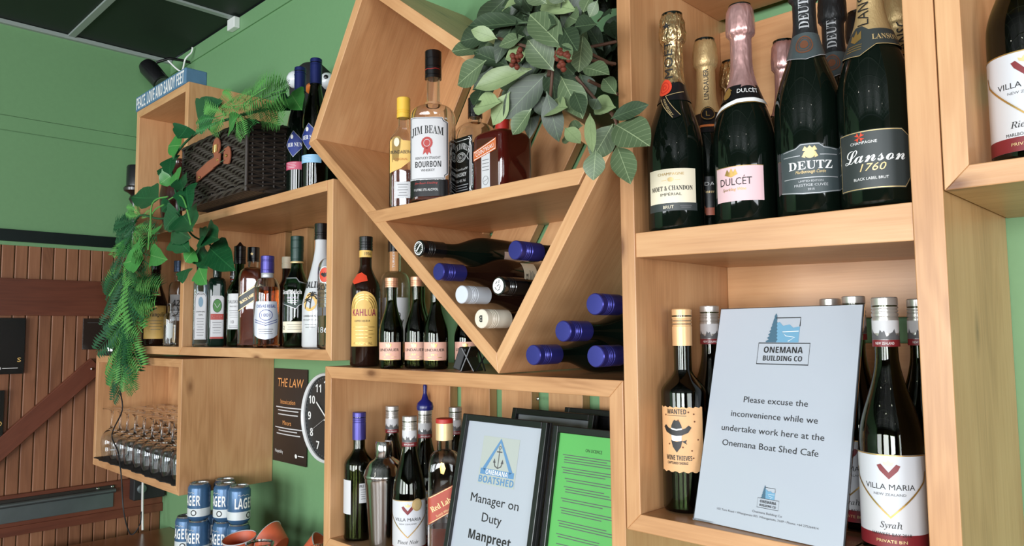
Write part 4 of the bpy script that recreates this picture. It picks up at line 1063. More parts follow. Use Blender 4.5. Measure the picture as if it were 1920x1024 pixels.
b = Bottle('green_liqueur_bottle', 'dark green bottle with green oval and red band on its label', -2.279, .062, zm, bprof(.275, .0250, .0125, .190, .214, 's', n=5, ry=1.0), mat('deep_green_glass_full', (.003, .014, .009, 1), .05), 4, None, 5, 1.0)
b.cap(.240, .275, .0155, BCAP, (.25, .256)); 
L = b.put('label', poly_bm([(-.020, .024), (.020, .024), (.020, .150), (.014, .156), (-.014, .156), (-.020, .150)]), WLABEL, None, .0007, .003)
b.shape(circ(0, .125, .012, .020, 20), mat('grass_green_print', srgb(70, 130, 60), .5), L, step=.003); b.line(circ(0, .125, .0125, .0205, 20), .0012, INK, L, .0013, closed=True, step=.003)
b.line([(-.008, .132), (0, .118), (.008, .132)], .0016, WLABEL, L, .0013, step=.003)
b.shape(rect(-.0195, .0195, .082, .100), mat('dull_red_print', srgb(176, 74, 66), .5), L, step=.003); b.small(0, .093, .026, 2, .005, WLABEL, L, .001)
b.small(0, .074, .026, 5, .008, GREYINK, L, .0012); b.shape(rect(-.0195, .0195, .024, .030), mat('dull_red_print_strip', srgb(176, 74, 66), .5), L, step=.003)
b.line(rect(-.0188, .0188, .026, .152), .0009, INK, L, .0012, closed=True, step=.003)
b = Bottle('dark_bottle', 'dark bottle with red-striped black cap standing behind the green and white labelled ones', -2.342, .150, zm, bprof(.246, .030, .013, .16, .20, 'c'), G_BLACK, 0)
b.cap(.205, .246, .0165, BCAP, (.236,)); ring(b, .0167, .212, .216, RED, 'red_stripe'); ring(b, .0167, .222, .226, SILVINK, 'silver_stripe'); b.label(.04, .12, .05, CREAM)
b = Bottle('island_whisky_bottle', 'green-shouldered whisky bottle with tall white label and black pourer', -2.172, .083, zm, bprof(.285, .0340, .0135, .165, .215, 'c'), G_DKGREEN, -24, None, hollow=.003, liquid=(.12, L_DARK))
b.cap(.250, .302, .0175, BLACK, (.262, .268, .290), name='pourer')
lathe('pourer_tip', [(.014, .302), (.008, .308), (.002, .316)], BLACK, b.root, seg=20)
L = b.label(.052, .158, .046, WLABEL); b.text('TALISKER', -.001, .134, .0095, .042, GREYINK, L); b.text('SINGLE MALT', -.002, .120, .004, .024, GREYINK, L); b.small(0, .107, .032, 4, .0065, GREYINK, L, .001); b.text('10', -.004, .074, .010, .009, GREYINK, L); b.small(0, .062, .034, 2, .005, GREYINK, L, .001)
b = Bottle('square_whisky_bottle', 'square amber whisky bottle with a slanted black label', -2.070, .076, zm, bprof(.290, .0360, .0150, .200, .232, 's', n=5, ry=1.0), G_CLEAR, -14, None, 5, 1.0, hollow=.003, liquid=(.225, L_DAMBER))
b.cap(.248, .290, .0172, BCAP, (.256,)); b.text('★', 0, .27, .008, None, GOLDL, None, off=.005)
lb = [(-.0345, .100), (.026, .142), (.0345, .140), (.0345, .178), (.022, .182), (-.0345, .143)]
L = b.put('label', poly_bm(lb), CHAR, None, .0009, .005); b.line([(p[0]*.95, .14+(p[1]-.14)*.93) for p in lb], .0018, GOLDL, L, .0013, closed=True)
b.text('BLACK LABEL', -.006, .140, .0080, .048, GOLDL, L, rot=radians(32))
b = Bottle('blended_whisky_bottle', 'round whisky bottle with blue cap and silver-white crest label', -1.916, .041, zm, bprof(.246, .0350, .0150, .135, .192, 's'), G_CLEAR, -4, None, hollow=.003, liquid=(.165, L_AMBER))
b.cap(.204, .250, .0180, PCAP, (.212, .236, .240)); ring(b, .0158, .190, .204, SILVINK)
L = b.put('label', poly_bm([(-.034, .034), (-.02, .026), (0, .022), (.02, .026), (.034, .034), (.038, .08), (.030, .125), (-.030, .125), (-.038, .08)]), mat('silver_white_label', srgb(200, 204, 214), .35, .2), None, .0006, .005)
b.text('CHIVAS REGAL', 0, .112, .0080, .052, BLUELAB, L, bold=.02); b.lines([(circ(0, .088, .017, .014, 20), True), ([(-.032, .070), (0, .060), (.032, .070)], False), ([(-.032, .076), (0, .066), (.032, .076)], False)], .0018, BLUELAB, L); b.text('1801', 0, .088, .0085, .022, BLUELAB, L); b.small(0, .050, .040, 3, .006, GREYINK, L)
b = Bottle('dark_bottle', 'small bottle with a cream cap in the back row beside the green malt', -2.08, .190, zm, bprof(.26, .032, .014, .16, .21, 'c'), G_BROWN, 0); b.cap(.235, .270, .0165, CREAM, (.25,))
b = Bottle('malt_whisky_bottle', 'green three-sided malt whisky bottle with dark green shield label', -1.852, .094, zm, bprof(.300, .0340, .0150, .160, .225, 'c', n=2.4), G_DKGREEN, -18, None, 2.4, 1.0, hollow=.003, liquid=(.205, L_DARK))
dgc = mat('dark_green_cap', srgb(22, 52, 44), .35, .2)
b.cap(.262, .303, .0178, dgc, (.27, .292)); b.cap(.232, .262, .0172, dgc, (.24,)); ring(b, .0175, .229, .234, GOLDL)
sh = [(-.036, .120), (-.010, .112), (.010, .104), (.018, .114), (.034, .120), (.036, .140), (.030, .150), (.034, .172), (.016, .178), (.008, .188), (-.036, .188)]
L = b.put('label', poly_bm(sh), mat('dark_green_label', srgb(36, 58, 50), .5), None, .0008, .005, R=.033); b.line(sh, .0016, SILVINK, L, .0014, closed=True, R=.033)
b.text('𝐆𝐥𝐞𝐧𝐟𝐢𝐝𝐝𝐢𝐜𝐡', -.006, .150, .0115, .060, WHITE, L, R=.033); b.text('SINGLE MALT', 0, .134, .0045, .030, SILVINK, L, R=.033); b.small(0, .126, .03, 2, .005, SILVINK, L, R=.033)
L = b.label(.040, .070, .068, CREAM, name='foot_label', R=.034); b.text('12', -.026, .054, .010, .010, INK, L, R=.034); b.small(.006, .062, .040, 3, .0065, GREYINK, L, .001, R=.034)
b = Bottle('coconut_rum_bottle', 'opaque white rum bottle with black cap and a palm tree at sunset', -1.719, .090, zm, bprof(.323, .0480, .0165, .110, .270, 'e'), mat('opaque_white_glass', srgb(212, 214, 216), .12, 0, Coat_Weight=.5), -34)
b.cap(.281, .323, .0190, BCAP, (.293, .299))
b.text('MALIBU', .000, .162, .0165, .066, INK, None, R=.038, bold=.02)
L = b.shape(circ(-.002, .118, .018, .024, 24), mat('sunset_orange_print', srgb(236, 190, 110), .5), None, .0010, 'sun', R=.042)
pm = [ribbon_bm([(.000, .100), (.001, .120), (.003, .134)], .0022)]
for a in range(7):
    q = radians(-30+a*40); pm.append(ribbon_bm([(.003, .134), (.003+.008*cos(q), .134+.008*sin(q)+.002), (.003+.014*cos(q), .134+.013*sin(q)-.003)], .0028))
pm.append(ribbon_bm([(-.014, .100), (-.012, .112), (-.010, .121)], .0018))
for a in range(6):
    q = radians(-20+a*44); pm.append(ribbon_bm([(-.010, .121), (-.010+.006*cos(q), .122+.006*sin(q)), (-.010+.010*cos(q), .121+.009*sin(q)-.002)], .0022))
b.put('palm_tree', join_bm(pm), INK, L, .0016, R=.042)
b.text('CARIBBEAN RUM', 0, .082, .0050, .042, GREYINK, None, R=.042); b.text('WITH COCONUT FLAVOUR', 0, .072, .0044, .044, GREYINK, None, R=.042); b.small(0, .060, .030, 2, .007, GREYINK, None, R=.042)
b = Bottle('white_rum_bottle', 'clear rum bottle with a red bat disc, beside the right end of the shelf', -1.5945, .054, zm, bprof(.285, .0430, .0150, .178, .225, 's'), G_CLEAR, -34, None, hollow=.003, liquid=(.16, L_CLEAR))
b.cap(.245, .285, .0170, BCAP)
L = b.shape(circ(-.002, .178, .0160, .0175), WAXRED, None, .0010, 'red_disc', R=.043); b.line(circ(-.002, .178, .0175, .0195), .0016, WHITE, L, .0012, closed=True, R=.043)
b.shape([(-.014, .180), (-.008, .184), (-.004, .181), (-.002, .185), (0, .181), (.004, .184), (.010, .180), (.004, .175), (-.002, .172), (-.008, .175)], INK, L, .0014, 'bat', R=.043)
b.text('BACARDÍ', .0, .148, .0130, .070, INK, L, bold=.02, R=.043); b.text('CARTA BLANCA', 0, .134, .0050, .044, INK, L, R=.043); b.small(0, .124, .050, 2, .006, GREYINK, L, R=.043)
b.line([(-.03, .108), (.03, .108)], .0010, GREYINK, L, R=.043)
pl = bpy.data.materials.get('pale_grey_print')
b.put('grey_panels', join_bm([poly_bm(rect(-.026, -.008, .080, .100)), poly_bm(rect(-.004, .026, .080, .100))]), GREYINK, L, .0008, .005, R=.043)
b.text('1862', 0, .046, .014, .044, SILVINK, L, R=.043)

# ---------- bottles in the tower
b = Bottle('hazelnut_liqueur_bottle', 'dark brown liqueur bottle with gold neck badge and broad yellow label in the tower', -2.712, .036, zm, bprof(.295, .0400, .0150, .140, .235, 'e'), G_BROWN, 2)
b.cap(.265, .298, .0165, BCAP)
L = b.shape(rect(-.012, .016, .172, .214), mat('tan_label', srgb(220, 178, 120), .5), None, .0014, 'badge', R=.030, zstep=.01); b.text('𝔉', .002, .193, .026, .018, INK, L, off=.002, R=.030, zstep=.01)
L = b.label(.024, .138, .080, YELLOW); b.text('𝐅𝐫𝐚𝐧𝐠𝐞𝐥𝐢𝐜𝐨', .008, .108, .0145, .068, INK, L); b.line([(-.04, .134), (.04, .134)], .0015, GOLD, L); b.small(.002, .086, .044, 4, .010, GREYINK, L, .0014)
b = Bottle('clear_decanter', 'small clear glass bottle with a dark wire loop in front of the vodka', -2.560, .030, zm, bprof(.142, .0200, .0085, .080, .110, 's'), G_CLEAR, 0, None, hollow=.002, liquid=(.07, L_CLEAR))
tube('wire_loop', [(.012+.012*cos(a), -.004, .118+.018*sin(a)) for a in [radians(-120+20*i) for i in range(13)]], .0016, BLACK, b.root, 6); b.label(.03, .075, .020, mat('pale_label', srgb(200, 206, 204), .5), pts=[(-.009, .030), (0, .022), (.009, .030), (.009, .075), (-.009, .075)])
b = Bottle('vodka_bottle', 'clear vodka bottle with a white label behind the small decanter', -2.640, .085, zm, bprof(.290, .0300, .0130, .190, .222, 's'), G_CLEAR, -10, None, hollow=.003, liquid=(.17, L_CLEAR))
b.cap(.255, .292, .0155, mat('blue_grey_cap', srgb(90, 110, 140), .3, .4), (.262, .27)); L = b.label(.085, .175, .044, WLABEL); b.text('42', 0, .146, .020, .024, INK, L, bold=.02); b.text('BELOW', 0, .122, .007, .030, INK, L, bold=.02); b.small(0, .112, .030, 3, .006, INK, L)
b = Bottle('clear_spirit_bottle', 'clear bottle with an orange label half hidden by the divider post', -2.590, .150, zm, bprof(.300, .0320, .0130, .185, .225, 's'), G_CLEAR, 0, None, hollow=.003, liquid=(.18, L_CLEAR))
b.cap(.262, .300, .0155, SCAP, (.27,)); L = b.label(.165, .198, .050, mat('amber_label', srgb(226, 170, 100), .5)); b.text('G', -.012, .181, .014, .012, RED, L); b.label(.04, .13, .050, WLABEL, name='lower_label')

# ---------- on top of the stepped unit
zt_ = 1.9665
def hock(label, x, y, h, glassm, band, delta, hollow):
    b = Bottle('slender_wine_bottle', label, x, y, zt_, bprof(h, .0325, .0135, h*.50, h*.83, 'c'), glassm, delta, None, hollow=hollow, liquid=(h*.5, L_DARK) if hollow else None)
    b.cap(h-.066, h, .0152, NAVYCAP, (h-.010, h-.016))
    L = b.shape([(-.028, h*.385), (-.002, h*.285), (.030, h*.385), (-.002, h*.485)], BLUELAB, None, .0010, 'label', R=.0325)
    b.line([(-.028, h*.385), (-.002, h*.285), (.030, h*.385), (-.002, h*.485)], .0016, SILVINK, L, .0014, closed=True, R=.0325)
    b.text('𝐁𝐄𝐑 𝐍𝐔𝐍', .000, h*.380, .0105, .042, WHITE, L, R=.0325); b.shape(circ(-.006, h*.44, .004, .006, 14), WHITE, L, .0015, 'bird', R=.0325)
    L = b.label(h*.19, h*.25, .062, band, name='foot_label', R=.0325); b.small(-.008, h*.24, .030, 4, .0042, WLABEL, L, .0010, R=.0325)
    return b
hock('slender dark wine bottle with navy capsule and rose foot label, beside the hamper', -1.792, .062, .352, G_BLACK, ROSELAB, -24, 0)
hock('slender green wine bottle with navy capsule and sky-blue foot label, against the diamond', -1.684, .046, .343, G_OLIVE, SKYLAB, -26, .003)
# black toy bird behind the bottles
t = thing('toy_bird', 'black toy bird with big white goggle eyes behind the slender wine bottles', 'toy', (-1.985, .212, zt_), atan2(1.985, 1.155)-.05)
FUR = noisy(mat('black_plush', (.010, .010, .011, 1), .85), 150, .5, .4)
lathe('body', [(.03, 0), (.060, .004), (.070, .05), (.073, .14), (.068, .24), (.060, .30), (.066, .345), (.068, .385), (.056, .425), (.032, .448), (.006, .455)], FUR, t, seg=28)
for sx in (-1, 1):
    e = lathe('eye', [(.001, -.026), (.012, -.024), (.021, -.016), (.026, -.004), (.026, .005), (.021, .016), (.012, .024), (.001, .026)], mat('white_eye', srgb(225, 228, 230), .2) if sx < 0 else bpy.data.materials['white_eye'], t, seg=20)
    e.location = (sx*.046, -.048, .385)
    p = lathe('pupil', [(.001, 0), (.007, 0), (.006, .003), (.001, .0045)], BLACK, e, seg=16); p.matrix_basis = Matrix.Translation((-sx*.004, -.0245, .006)) @ Matrix.Rotation(pi/2, 4, 'X')
o = lathe('beak', [(.018, 0), (.014, .018), (.002, .038)], mat('orange_beak', srgb(200, 110, 50), .4), t, seg=16); o.matrix_basis = Matrix.Translation((0, -.060, .355)) @ Matrix.Rotation(pi/2, 4, 'X')
# wicker hamper
t = thing('wicker_hamper', 'dark brown wicker hamper with tan leather straps, edging over the shelf', 'basket', (-2.052, .0, 1.9725), radians(-1.0))
WK = noisy(mat('dark_brown_wicker', srgb(50, 42, 36), .5), 60, .35)
LE = noisy(mat('tan_leather', srgb(146, 84, 62), .45), 40, .15, .2)
bx, by, y0_, hz = .213, .095, -.058, .184
box('lining', -bx+.006, bx-.006, y0_+.006, by-.006, .006, hz-.006, mat('wicker_shadow_lining', srgb(16, 13, 11), .9), t, .004)  # near-black block: the shade between the wicker strands, put in as colour
def weave(name, p0, dirv, nrm, length, z0_, z1, rows, waves, r=.0042, amp=.0036):
    v, f = [], []
    for i in range(rows):
        z = z0_+(z1-z0_)*(i+.5)/rows; P = []
        n = waves*4
        for k in range(n+1):
            s_ = k/n; w = cos(2*pi*waves*s_/2+pi*.62*i)
            P.append(Vector(p0)+Vector((0, 0, z))+Vector(dirv)*length*s_+Vector(nrm)*amp*w+Vector((0, 0, .0022*sin(pi*waves*s_+pi*.62*i))))
        tube_data(P, r, 5, v, f)
    o = obj(name, v, f, WK, t, 60); o['kind'] = 'stuff'; return o
weave('front_weave', (-bx, y0_, 0), (1, 0, 0), (0, -1, 0), 2*bx, .022, hz-.008, 19, 13)
weave('side_weave', (bx, y0_, 0), (0, 1, 0), (1, 0, 0), by-y0_, .022, hz-.008, 19, 5, .0032, .0016)
weave('side_weave', (-bx, y0_, 0), (0, 1, 0), (-1, 0, 0), by-y0_, .022, hz-.008, 19, 5, .0032, .0016)
weave('back_weave', (-bx, by, 0), (1, 0, 0), (0, 1, 0), 2*bx, .022, hz-.008, 20, 10)
v, f = [], []
for k in range(14): x_ = -bx+2*bx*(k+.5)/14; tube_data([(x_, y0_+.004, .015), (x_, y0_+.004, hz)], .0024, 5, v, f)
for k in range(5): y_ = y0_+(by-y0_)*(k+.5)/5; tube_data([(bx-.001, y_, .015), (bx-.001, y_, hz)], .0028, 5, v, f)
obj('stakes', v, f, WK, t, 60)['kind'] = 'stuff'
for cx, cy in ((-bx, y0_), (bx, y0_), (bx, by), (-bx, by)): tube('corner_post', [(cx, cy, .0), (cx, cy, hz)], .0055, WK, t)
def braid(name, z, r=.0052, tw=70):
    v, f = [], []; P0 = [(-bx, y0_), (bx, y0_), (bx, by), (-bx, by), (-bx, y0_)]
    for s_ in range(2):
        P = []
        for q in range(4):
            a, b_ = P0[q], P0[q+1]; n = 60 if q % 2 == 0 else 26
            for k in range(n): u = k/n; ph = (k/(2.4)+s_*pi); P.append((a[0]+(b_[0]-a[0])*u+.004*cos(ph)*(q % 2), a[1]+(b_[1]-a[1])*u-.004*cos(ph)*(1-q % 2), z+.0045*sin(ph)))
        tube_data(P, r, 5, v, f)
    o = obj(name, v, f, WK, t, 60); o['kind'] = 'stuff'
braid('foot_braid', .012); braid('lid_braid', hz); 
v, f = [], []
for k in range(16): y_ = y0_+(by-y0_)*(k+.5)/16; tube_data([(-bx, y_, hz+.004+.002*(k % 2)), (0, y_, hz+.006), (bx, y_, hz+.004+.002*((k+1) % 2))], .0055, 5, v, f)
obj('lid_weave', v, f, WK, t, 60)['kind'] = 'stuff'
v, f = [], []
for k in range(16): y_ = y0_+(by-y0_)*(k+.5)/16; tube_data([(-bx, y_, .007), (bx, y_, .007)], .0055, 5, v, f)
obj('base_weave', v, f, WK, t, 60)['kind'] = 'stuff'
def leather(name, pts, yoff, th=.003):
    bm = bmesh.new(); a = [bm.verts.new((p[0], y0_-yoff, p[1])) for p in pts]; c = [bm.verts.new((p[0], y0_-yoff-th, p[1])) for p in pts]; n = len(pts)
    bm.faces.new(a[::-1]); bm.faces.new(c)
    for i in range(n): bm.faces.new((a[i], a[(i+1) % n], c[(i+1) % n], c[i]))
    bmesh.ops.recalc_face_normals(bm, faces=bm.faces[:]); return from_bm(name, bm, LE, t, None)
sx_, sz_ = .045, .100
leather('strap', [(sx_-.135, sz_-.034), (sx_-.005, sz_-.010), (sx_-.003, sz_+.020), (sx_-.060, sz_+.014), (sx_-.135, sz_-.004)], .008)
leather('strap_loop', [(sx_-.012, sz_-.012), (sx_+.030, sz_-.006), (sx_+.034, sz_+.022), (sx_-.006, sz_+.026)], .011)
leather('round_tab', [(sx_+.002+.024*cos(a), sz_+.046+.026*sin(a)) for a in [2*pi*i/18 for i in range(18)]], .009)
leather('end_tab', [(sx_+.052, sz_-.010), (sx_+.078, sz_-.016)]+[(sx_+.078+.016*cos(a), sz_+.008+.026*sin(a)) for a in [radians(-60+20*i) for i in range(8)]]+[(sx_+.052, sz_+.030)], .009)
for i in range(3): tube('buckle_pin', [(sx_-.010+.011*i, y0_-.015, sz_+.030), (sx_-.006+.011*i, y0_-.016, sz_+.050)], .0016, GOLD, t, 6)
tube('buckle', [(sx_+.034, y0_-.014, sz_-.004), (sx_+.062, y0_-.014, sz_-.002)], .0015, CHROME, t, 6); tube('buckle', [(sx_+.034, y0_-.014, sz_+.022), (sx_+.062, y0_-.014, sz_+.026)], .0015, CHROME, t, 6)
for dx, dz in ((.018, .006), (.074, .008), (-.105, -.024)):
    o = lathe('stud', [(.004, 0), (.0035, .002), (.001, .003)], GOLD, t, seg=12); o.matrix_basis = Matrix.Translation((sx_+dx, y0_-.014, sz_+dz)) @ Matrix.Rotation(pi/2, 4, 'X')
# blue block sign
t = thing('wooden_word_sign', 'long blue-grey wooden block sign with white words on top of the tower', 'sign', (-2.628, .034, 2.4125), 0)
box('block', -.224, .222, -.036, .036, 0, .0545, noisy(mat('blue_grey_paint', srgb(84, 122, 152), .6), 50, .18, .2), t, .004, axis=0)
mapped('lettering', xf(text_bm('PEACE, LOVE AND SANDY FEET', .041, .425, bold=.015), -.001, .026), lambda u, v, off: (u, -.036-off, v), .0006, WHITE, t, 0)
# candle holder on the glass box
t = thing('candle_holder', 'tall dark turned wooden candle holder with a dark pillar candle left of the tower', 'candle holder', (-2.933, .036, 1.5255), 0)
DW = mat('near_black_turned_wood', srgb(30, 22, 20), .3, Coat_Weight=.4)
lathe('stem', [(.046, 0), (.048, .008), (.042, .02), (.020, .035), (.016, .06), (.024, .10), (.024, .14), (.016, .19), (.013, .26), (.018, .33), (.013, .38), (.012, .44), (.016, .47), (.019, .50), (.017, .53), (.014, .56), (.024, .58), (.018, .595), (.026, .602), (.041, .610), (.043, .620), (.039, .626)], DW, t)
lathe('candle', [(.0335, .626), (.034, .63), (.034, .700), (.031, .706), (.006, .702)], mat('black_wax', srgb(26, 28, 30), .25), t)
# brown jug inside the tower
t = thing('brown_jug', 'glossy dark brown jug inside the tower, mostly hidden by leaves', 'jug', (-2.665, .085, 1.9665), 0)
JG = mat('brown_glaze', srgb(60, 30, 22), .15)
lathe('body', [(.035, 0), (.042, .004), (.055, .06), (.060, .12), (.052, .18), (.034, .215), (.030, .235), (.036, .25), (.030, .25)], JG, t)
tube('handle', [(.030, 0, .24), (.075, 0, .22), (.085, 0, .17), (.056, 0, .11)], .006, JG, t)
# things on the glass box
t = thing('black_bar_tray', 'low black tray with chrome caps on top of the wine glass box', 'tray', (-3.085, .055, 1.5255), 0)
box('tray', -.10, .10, -.05, .05, 0, .014, BLACKM, t, .003)
for dx in (-.075, -.045, .06): lathe('bottle_cap', [(.013, .014), (.013, .028), (.011, .030)], STEEL, t, seg=16).location = (dx, -.02, 0)
# wine glasses, upside down
def glass_mesh():
    o_ = [(.0300, 0), (.0345, .030), (.0365, .055), (.0330, .080), (.0220, .098), (.0080, .108), (.0042, .116), (.0036, .150), (.0045, .172), (.0120, .1795), (.0320, .1825), (.0325, .1845), (.0, .1850)]
    i_ = [(.0290, 0), (.0335, .030), (.0355, .055), (.0318, .079), (.0205, .0965), (.0, .1035)]
    seg = 28; v, f = lathe_data([(max(r, .0004), z) for r, z in o_], seg, cap=False); v2, f2 = lathe_data([(max(r, .0004), z) for r, z in i_], seg, cap=False)
    o0 = len(v); v += v2; f += [tuple(i+o0 for i in q[::-1]) for q in f2]
    for k in range(seg): k2 = (k+1) % seg; f.append((k2, k, o0+k, o0+k2))
    f.append(tuple((len(o_)-1)*seg+k for k in range(seg))); f.append(tuple(o0+(len(i_)-1)*seg+k for k in range(seg))[::-1])
    return v, f
gv, gf = glass_mesh()
g0 = obj('wine_glass', gv, gf, G_CLEAR, None, 50)
tag(g0, None, 'glass', 'upturned wine glasses on the black mat')
n = 0
rowname = ('front', 'middle', 'back')
for j, yy in enumerate((.040, .122, .204)):
    for i in range(9):
        xx = -3.125+.0835*i+(.02 if j == 1 else 0)
        if xx > -2.44: continue
        o = g0 if n == 0 else g0.copy()
        if n: COL.objects.link(o)
        o.location = (xx, yy+random.uniform(-.003, .003), 1.1385); o.rotation_euler = (0, 0, random.random()*6)
        ordn = ('far left', 'second', 'third', 'fourth', 'fifth', 'sixth', 'seventh', 'eighth', 'ninth')[i]
        o['label'] = 'clear upturned wine glass, %s in the %s row on the black mat' % (ordn, rowname[j]) if i else 'clear upturned wine glass, leftmost in the %s row on the black mat' % rowname[j]
        n += 1
def gS(u, z, off): a = u/.0345; return ((.0347+off)*sin(a), -(.0347+off)*cos(a), z)
lt = mapped('lettering', xf(join_bm([text_bm('B', .014, .010), ribbon_bm([(.010, -.003), (.030, -.003)], .004)]), -.014, .034), gS, .0004, WHITE, None, .005); lt.parent = g0; lt.rotation_euler = (0, 0, atan2(3.1, 1.0)-g0.rotation_euler.z)

# ---------- inside the wide box
zq = 1.1355
b = Bottle('wine_bottle', 'wine bottle with blue screw cap standing at the left in the wide box', -1.474, .045, zq, bprof(.283, .0335, .0135, .165, .205, 'c'), G_OLIVE, 0, None, hollow=.003, liquid=(.13, L_DARK))
b.cap(.222, .283, .0155, PCAP, (.262, .267, .272)); b.label(.06, .135, .050, WLABEL, u0=-.043)
L = b.label(.085, .128, .018, WLABEL, name='back_label', u0=.010); b.text('RI', .006, .122, .006, .008, INK, L); b.small(.010, .114, .012, 5, .005, GREYINK, L, .001)
t = thing('cocktail_shaker', 'polished steel cocktail shaker between the blue-capped and white-labelled wine bottles', 'shaker', (-1.384, .050, zq), 0)
lathe('tumbler', [(.028, 0), (.031, .002), (.0335, .02), (.0415, .135), (.0430, .142), (.0430, .148)], STEEL, t)
lathe('strainer_lid', [(.0445, .1485), (.0455, .152), (.0445, .156), (.043, .158), (.040, .170), (.032, .183), (.0215, .1895), (.0205, .192)], STEEL, t)
lathe('cap', [(.0195, .192), (.0205, .194), (.0195, .220), (.017, .226), (.006, .2275)], STEEL, t)
b = vb('pinot noir bottle with silver cap and white label in front in the wide box', -1.2745, .036, -6, '𝑃𝑖𝑛𝑜𝑡 𝑁𝑜𝑖𝑟', 'MARLBOROUGH 2018', .289, zq, .2, R=.0345)
L = b.shape(circ(.022, .113, .0125), GOLDL, None, .0016, 'medal', R=.0395); b.line(circ(.022, .113, .0110), .0007, GOLD, L, .0019, closed=True, R=.0395); b.small(.022, .118, .015, 4, .0032, GOLD, L, .0009, R=.0395)
vb('silver-capped wine bottle behind the cocktail shaker', -1.4565, .125, 0, h=.292, z=zq)
b = vb('wine bottle topped with a blue pourer behind the red-label whisky', -1.330, .122, 6, h=.292, z=zq)
lathe('pourer', [(.018, .292), (.019, .300), (.017, .308), (.008, .316), (.004, .330), (.0045, .345), (.003, .350)], mat('dark_blue_plastic', srgb(26, 30, 100), .25), b.root, seg=24)
vb('silver-capped wine bottle in the back row right of the pourer', -1.322, .205, 0, h=.292, z=zq)
b = Bottle('square_whisky_bottle', 'square whisky bottle with a slanted red label and red-topped gold cap', -1.190, .060, zq, bprof(.287, .0325, .0150, .185, .225, 's', n=5, ry=1.0), G_CLEAR, -6, None, 5, 1.0, hollow=.003, liquid=(.075, L_DAMBER))
b.cap(.246, .280, .0178, mat('cream_gold_cap', srgb(224, 196, 146), .35, .3), ()); b.cap(.280, .288, .0178, RED)
lb = [(-.0335, .080), (.0335, .118), (.0335, .168), (-.0335, .134)]
L = b.put('label', poly_bm(lb), mat('brick_red_label', srgb(176, 74, 54), .45), None, .0009, .005); b.line([(p[0]*.95, .125+(p[1]-.125)*.93) for p in lb], .0016, GOLDL, L, .0013, closed=True)
b.text('𝐑𝐞𝐝 𝐋𝐚𝐛𝐞𝐥', 0, .125, .0110, .054, GOLDL, L, rot=radians(28)); b.text('Scotch Whisky', .002, .108, .0050, .034, GOLDL, L, rot=radians(28)); b.shape([(-.006, .196), (-.003, .206), (.002, .203), (.006, .194), (.002, .182), (-.004, .184)], GOLD, None, .0010, 'striding_figure')
def framed(name, label, x, y, w, h, lean, yaw, papermat, cat='sign', border=.013):
    t = thing(name, label, cat, (x, y, zq+.001), radians(yaw)); M = Matrix.Rotation(radians(-lean), 4, 'X')
    bm = bmesh.new(); box_bm(bm, -w/2, w/2, 0, .006, 0, h); o = from_bm('backing', bm, BLACKM, t, None, .0008); o.matrix_basis = M
    for nm, a in (('frame_bar', (-w/2, -w/2+border, 0, h)), ('frame_bar', (w/2-border, w/2, 0, h)), ('frame_bar', (-w/2+border, w/2-border, 0, border)), ('frame_bar', (-w/2+border, w/2-border, h-border, h))):
        bm = bmesh.new(); box_bm(bm, a[0], a[1], -.009, .0, a[2], a[3]); o = from_bm(nm, bm, BLACK, t, None, .0015); o.matrix_basis = M
    bm = poly_bm(rect(-w/2+border, w/2-border, border, h-border)); o = mapped('paper', bm, flatS, .001, papermat, t, 0); o.matrix_basis = M
    def pr_(nm, bm, m, off=.0014):
        q = mapped(nm, bm, flatS, off, m, t, 0); q.matrix_basis = M; return q
    return t, pr_
t, pr_ = framed('framed_notice', 'black-framed white duty manager notice leaning in the wide box', -1.028, .014, .228, .306, 12, 0, PAPER)
BS = mat('boatshed_blue_print', srgb(96, 142, 184), .5)
pr_('logo_card', poly_bm(rect(-.052, .046, .178, .268)), mat('pale_grey_card', srgb(178, 186, 180), .5), .0014)
pr_('triangle', join_bm([ribbon_bm([(-.040, .205), (-.003, .262), (.034, .205)], .008), poly_bm(rect(-.048, .042, .196, .207))]), BS, .0018)
an = [ribbon_bm([(-.003, .247), (-.003, .212)], .0016), ribbon_bm(circ(-.003, .249, .0028, n=12), .0012, closed=True), ribbon_bm([(-.010, .241), (.004, .241)], .0022), ribbon_bm([(-.014, .222), (-.011, .214), (-.003, .2105), (.005, .214), (.008, .222)], .0022), poly_bm([(-.017, .220), (-.014, .228), (-.010, .220)]), poly_bm([(.004, .220), (.008, .228), (.011, .220)])]
pr_('anchor', join_bm(an), GREYINK, .0020)
pr_('lettering', xf(text_bm('ONEMANA', .0085, .060, bold=.02), -.003, .2015), WHITE, .0022)
pr_('lettering', xf(text_bm('BOATSHED', .0125, .094, bold=.04), -.003, .187), BS, .0019)
pr_('lettering', xf(text_bm('Manager on', .0165, .128), 0, .151), INK, .0016)
pr_('lettering', xf(text_bm('Duty', .0165, .052), 0, .119), INK, .0016)
pr_('lettering', xf(text_bm('Manpreet', .0165, .112, bold=.025), 0, .084), INK, .0016)
pr_('lettering', xf(text_bm('Singh', .0165, .068, bold=.025), 0, .050), INK, .0016)
LG = mat('bright_green_paper', srgb(92, 178, 90), .5)
t, pr_ = framed('framed_licence', 'black-framed bright green licence sheet beside the duty manager notice', -.8165, .030, .186, .300, 11, 0, LG)
pr_('lettering', xf(text_bm('ON LICENCE', .0055, .036), .0, .262), INK)
for k, (z_, n_, dx) in enumerate(((.250, 4, .0), (.228, 3, 0), (.210, 2, .01), (.196, 3, .01), (.176, 2, .006), (.160, 3, .006), (.138, 3, .004), (.116, 2, .004), (.100, 4, .006), (.074, 3, .0), (.052, 3, 0))):
    pr_('fine_print', join_bm([ribbon_bm([(-.068+dx+.004*(i > 0), z_-.0042*i), (.066-.012*((i*7+k) % 4), z_-.0042*i)], .0014) for i in range(n_)]), GREYINK)
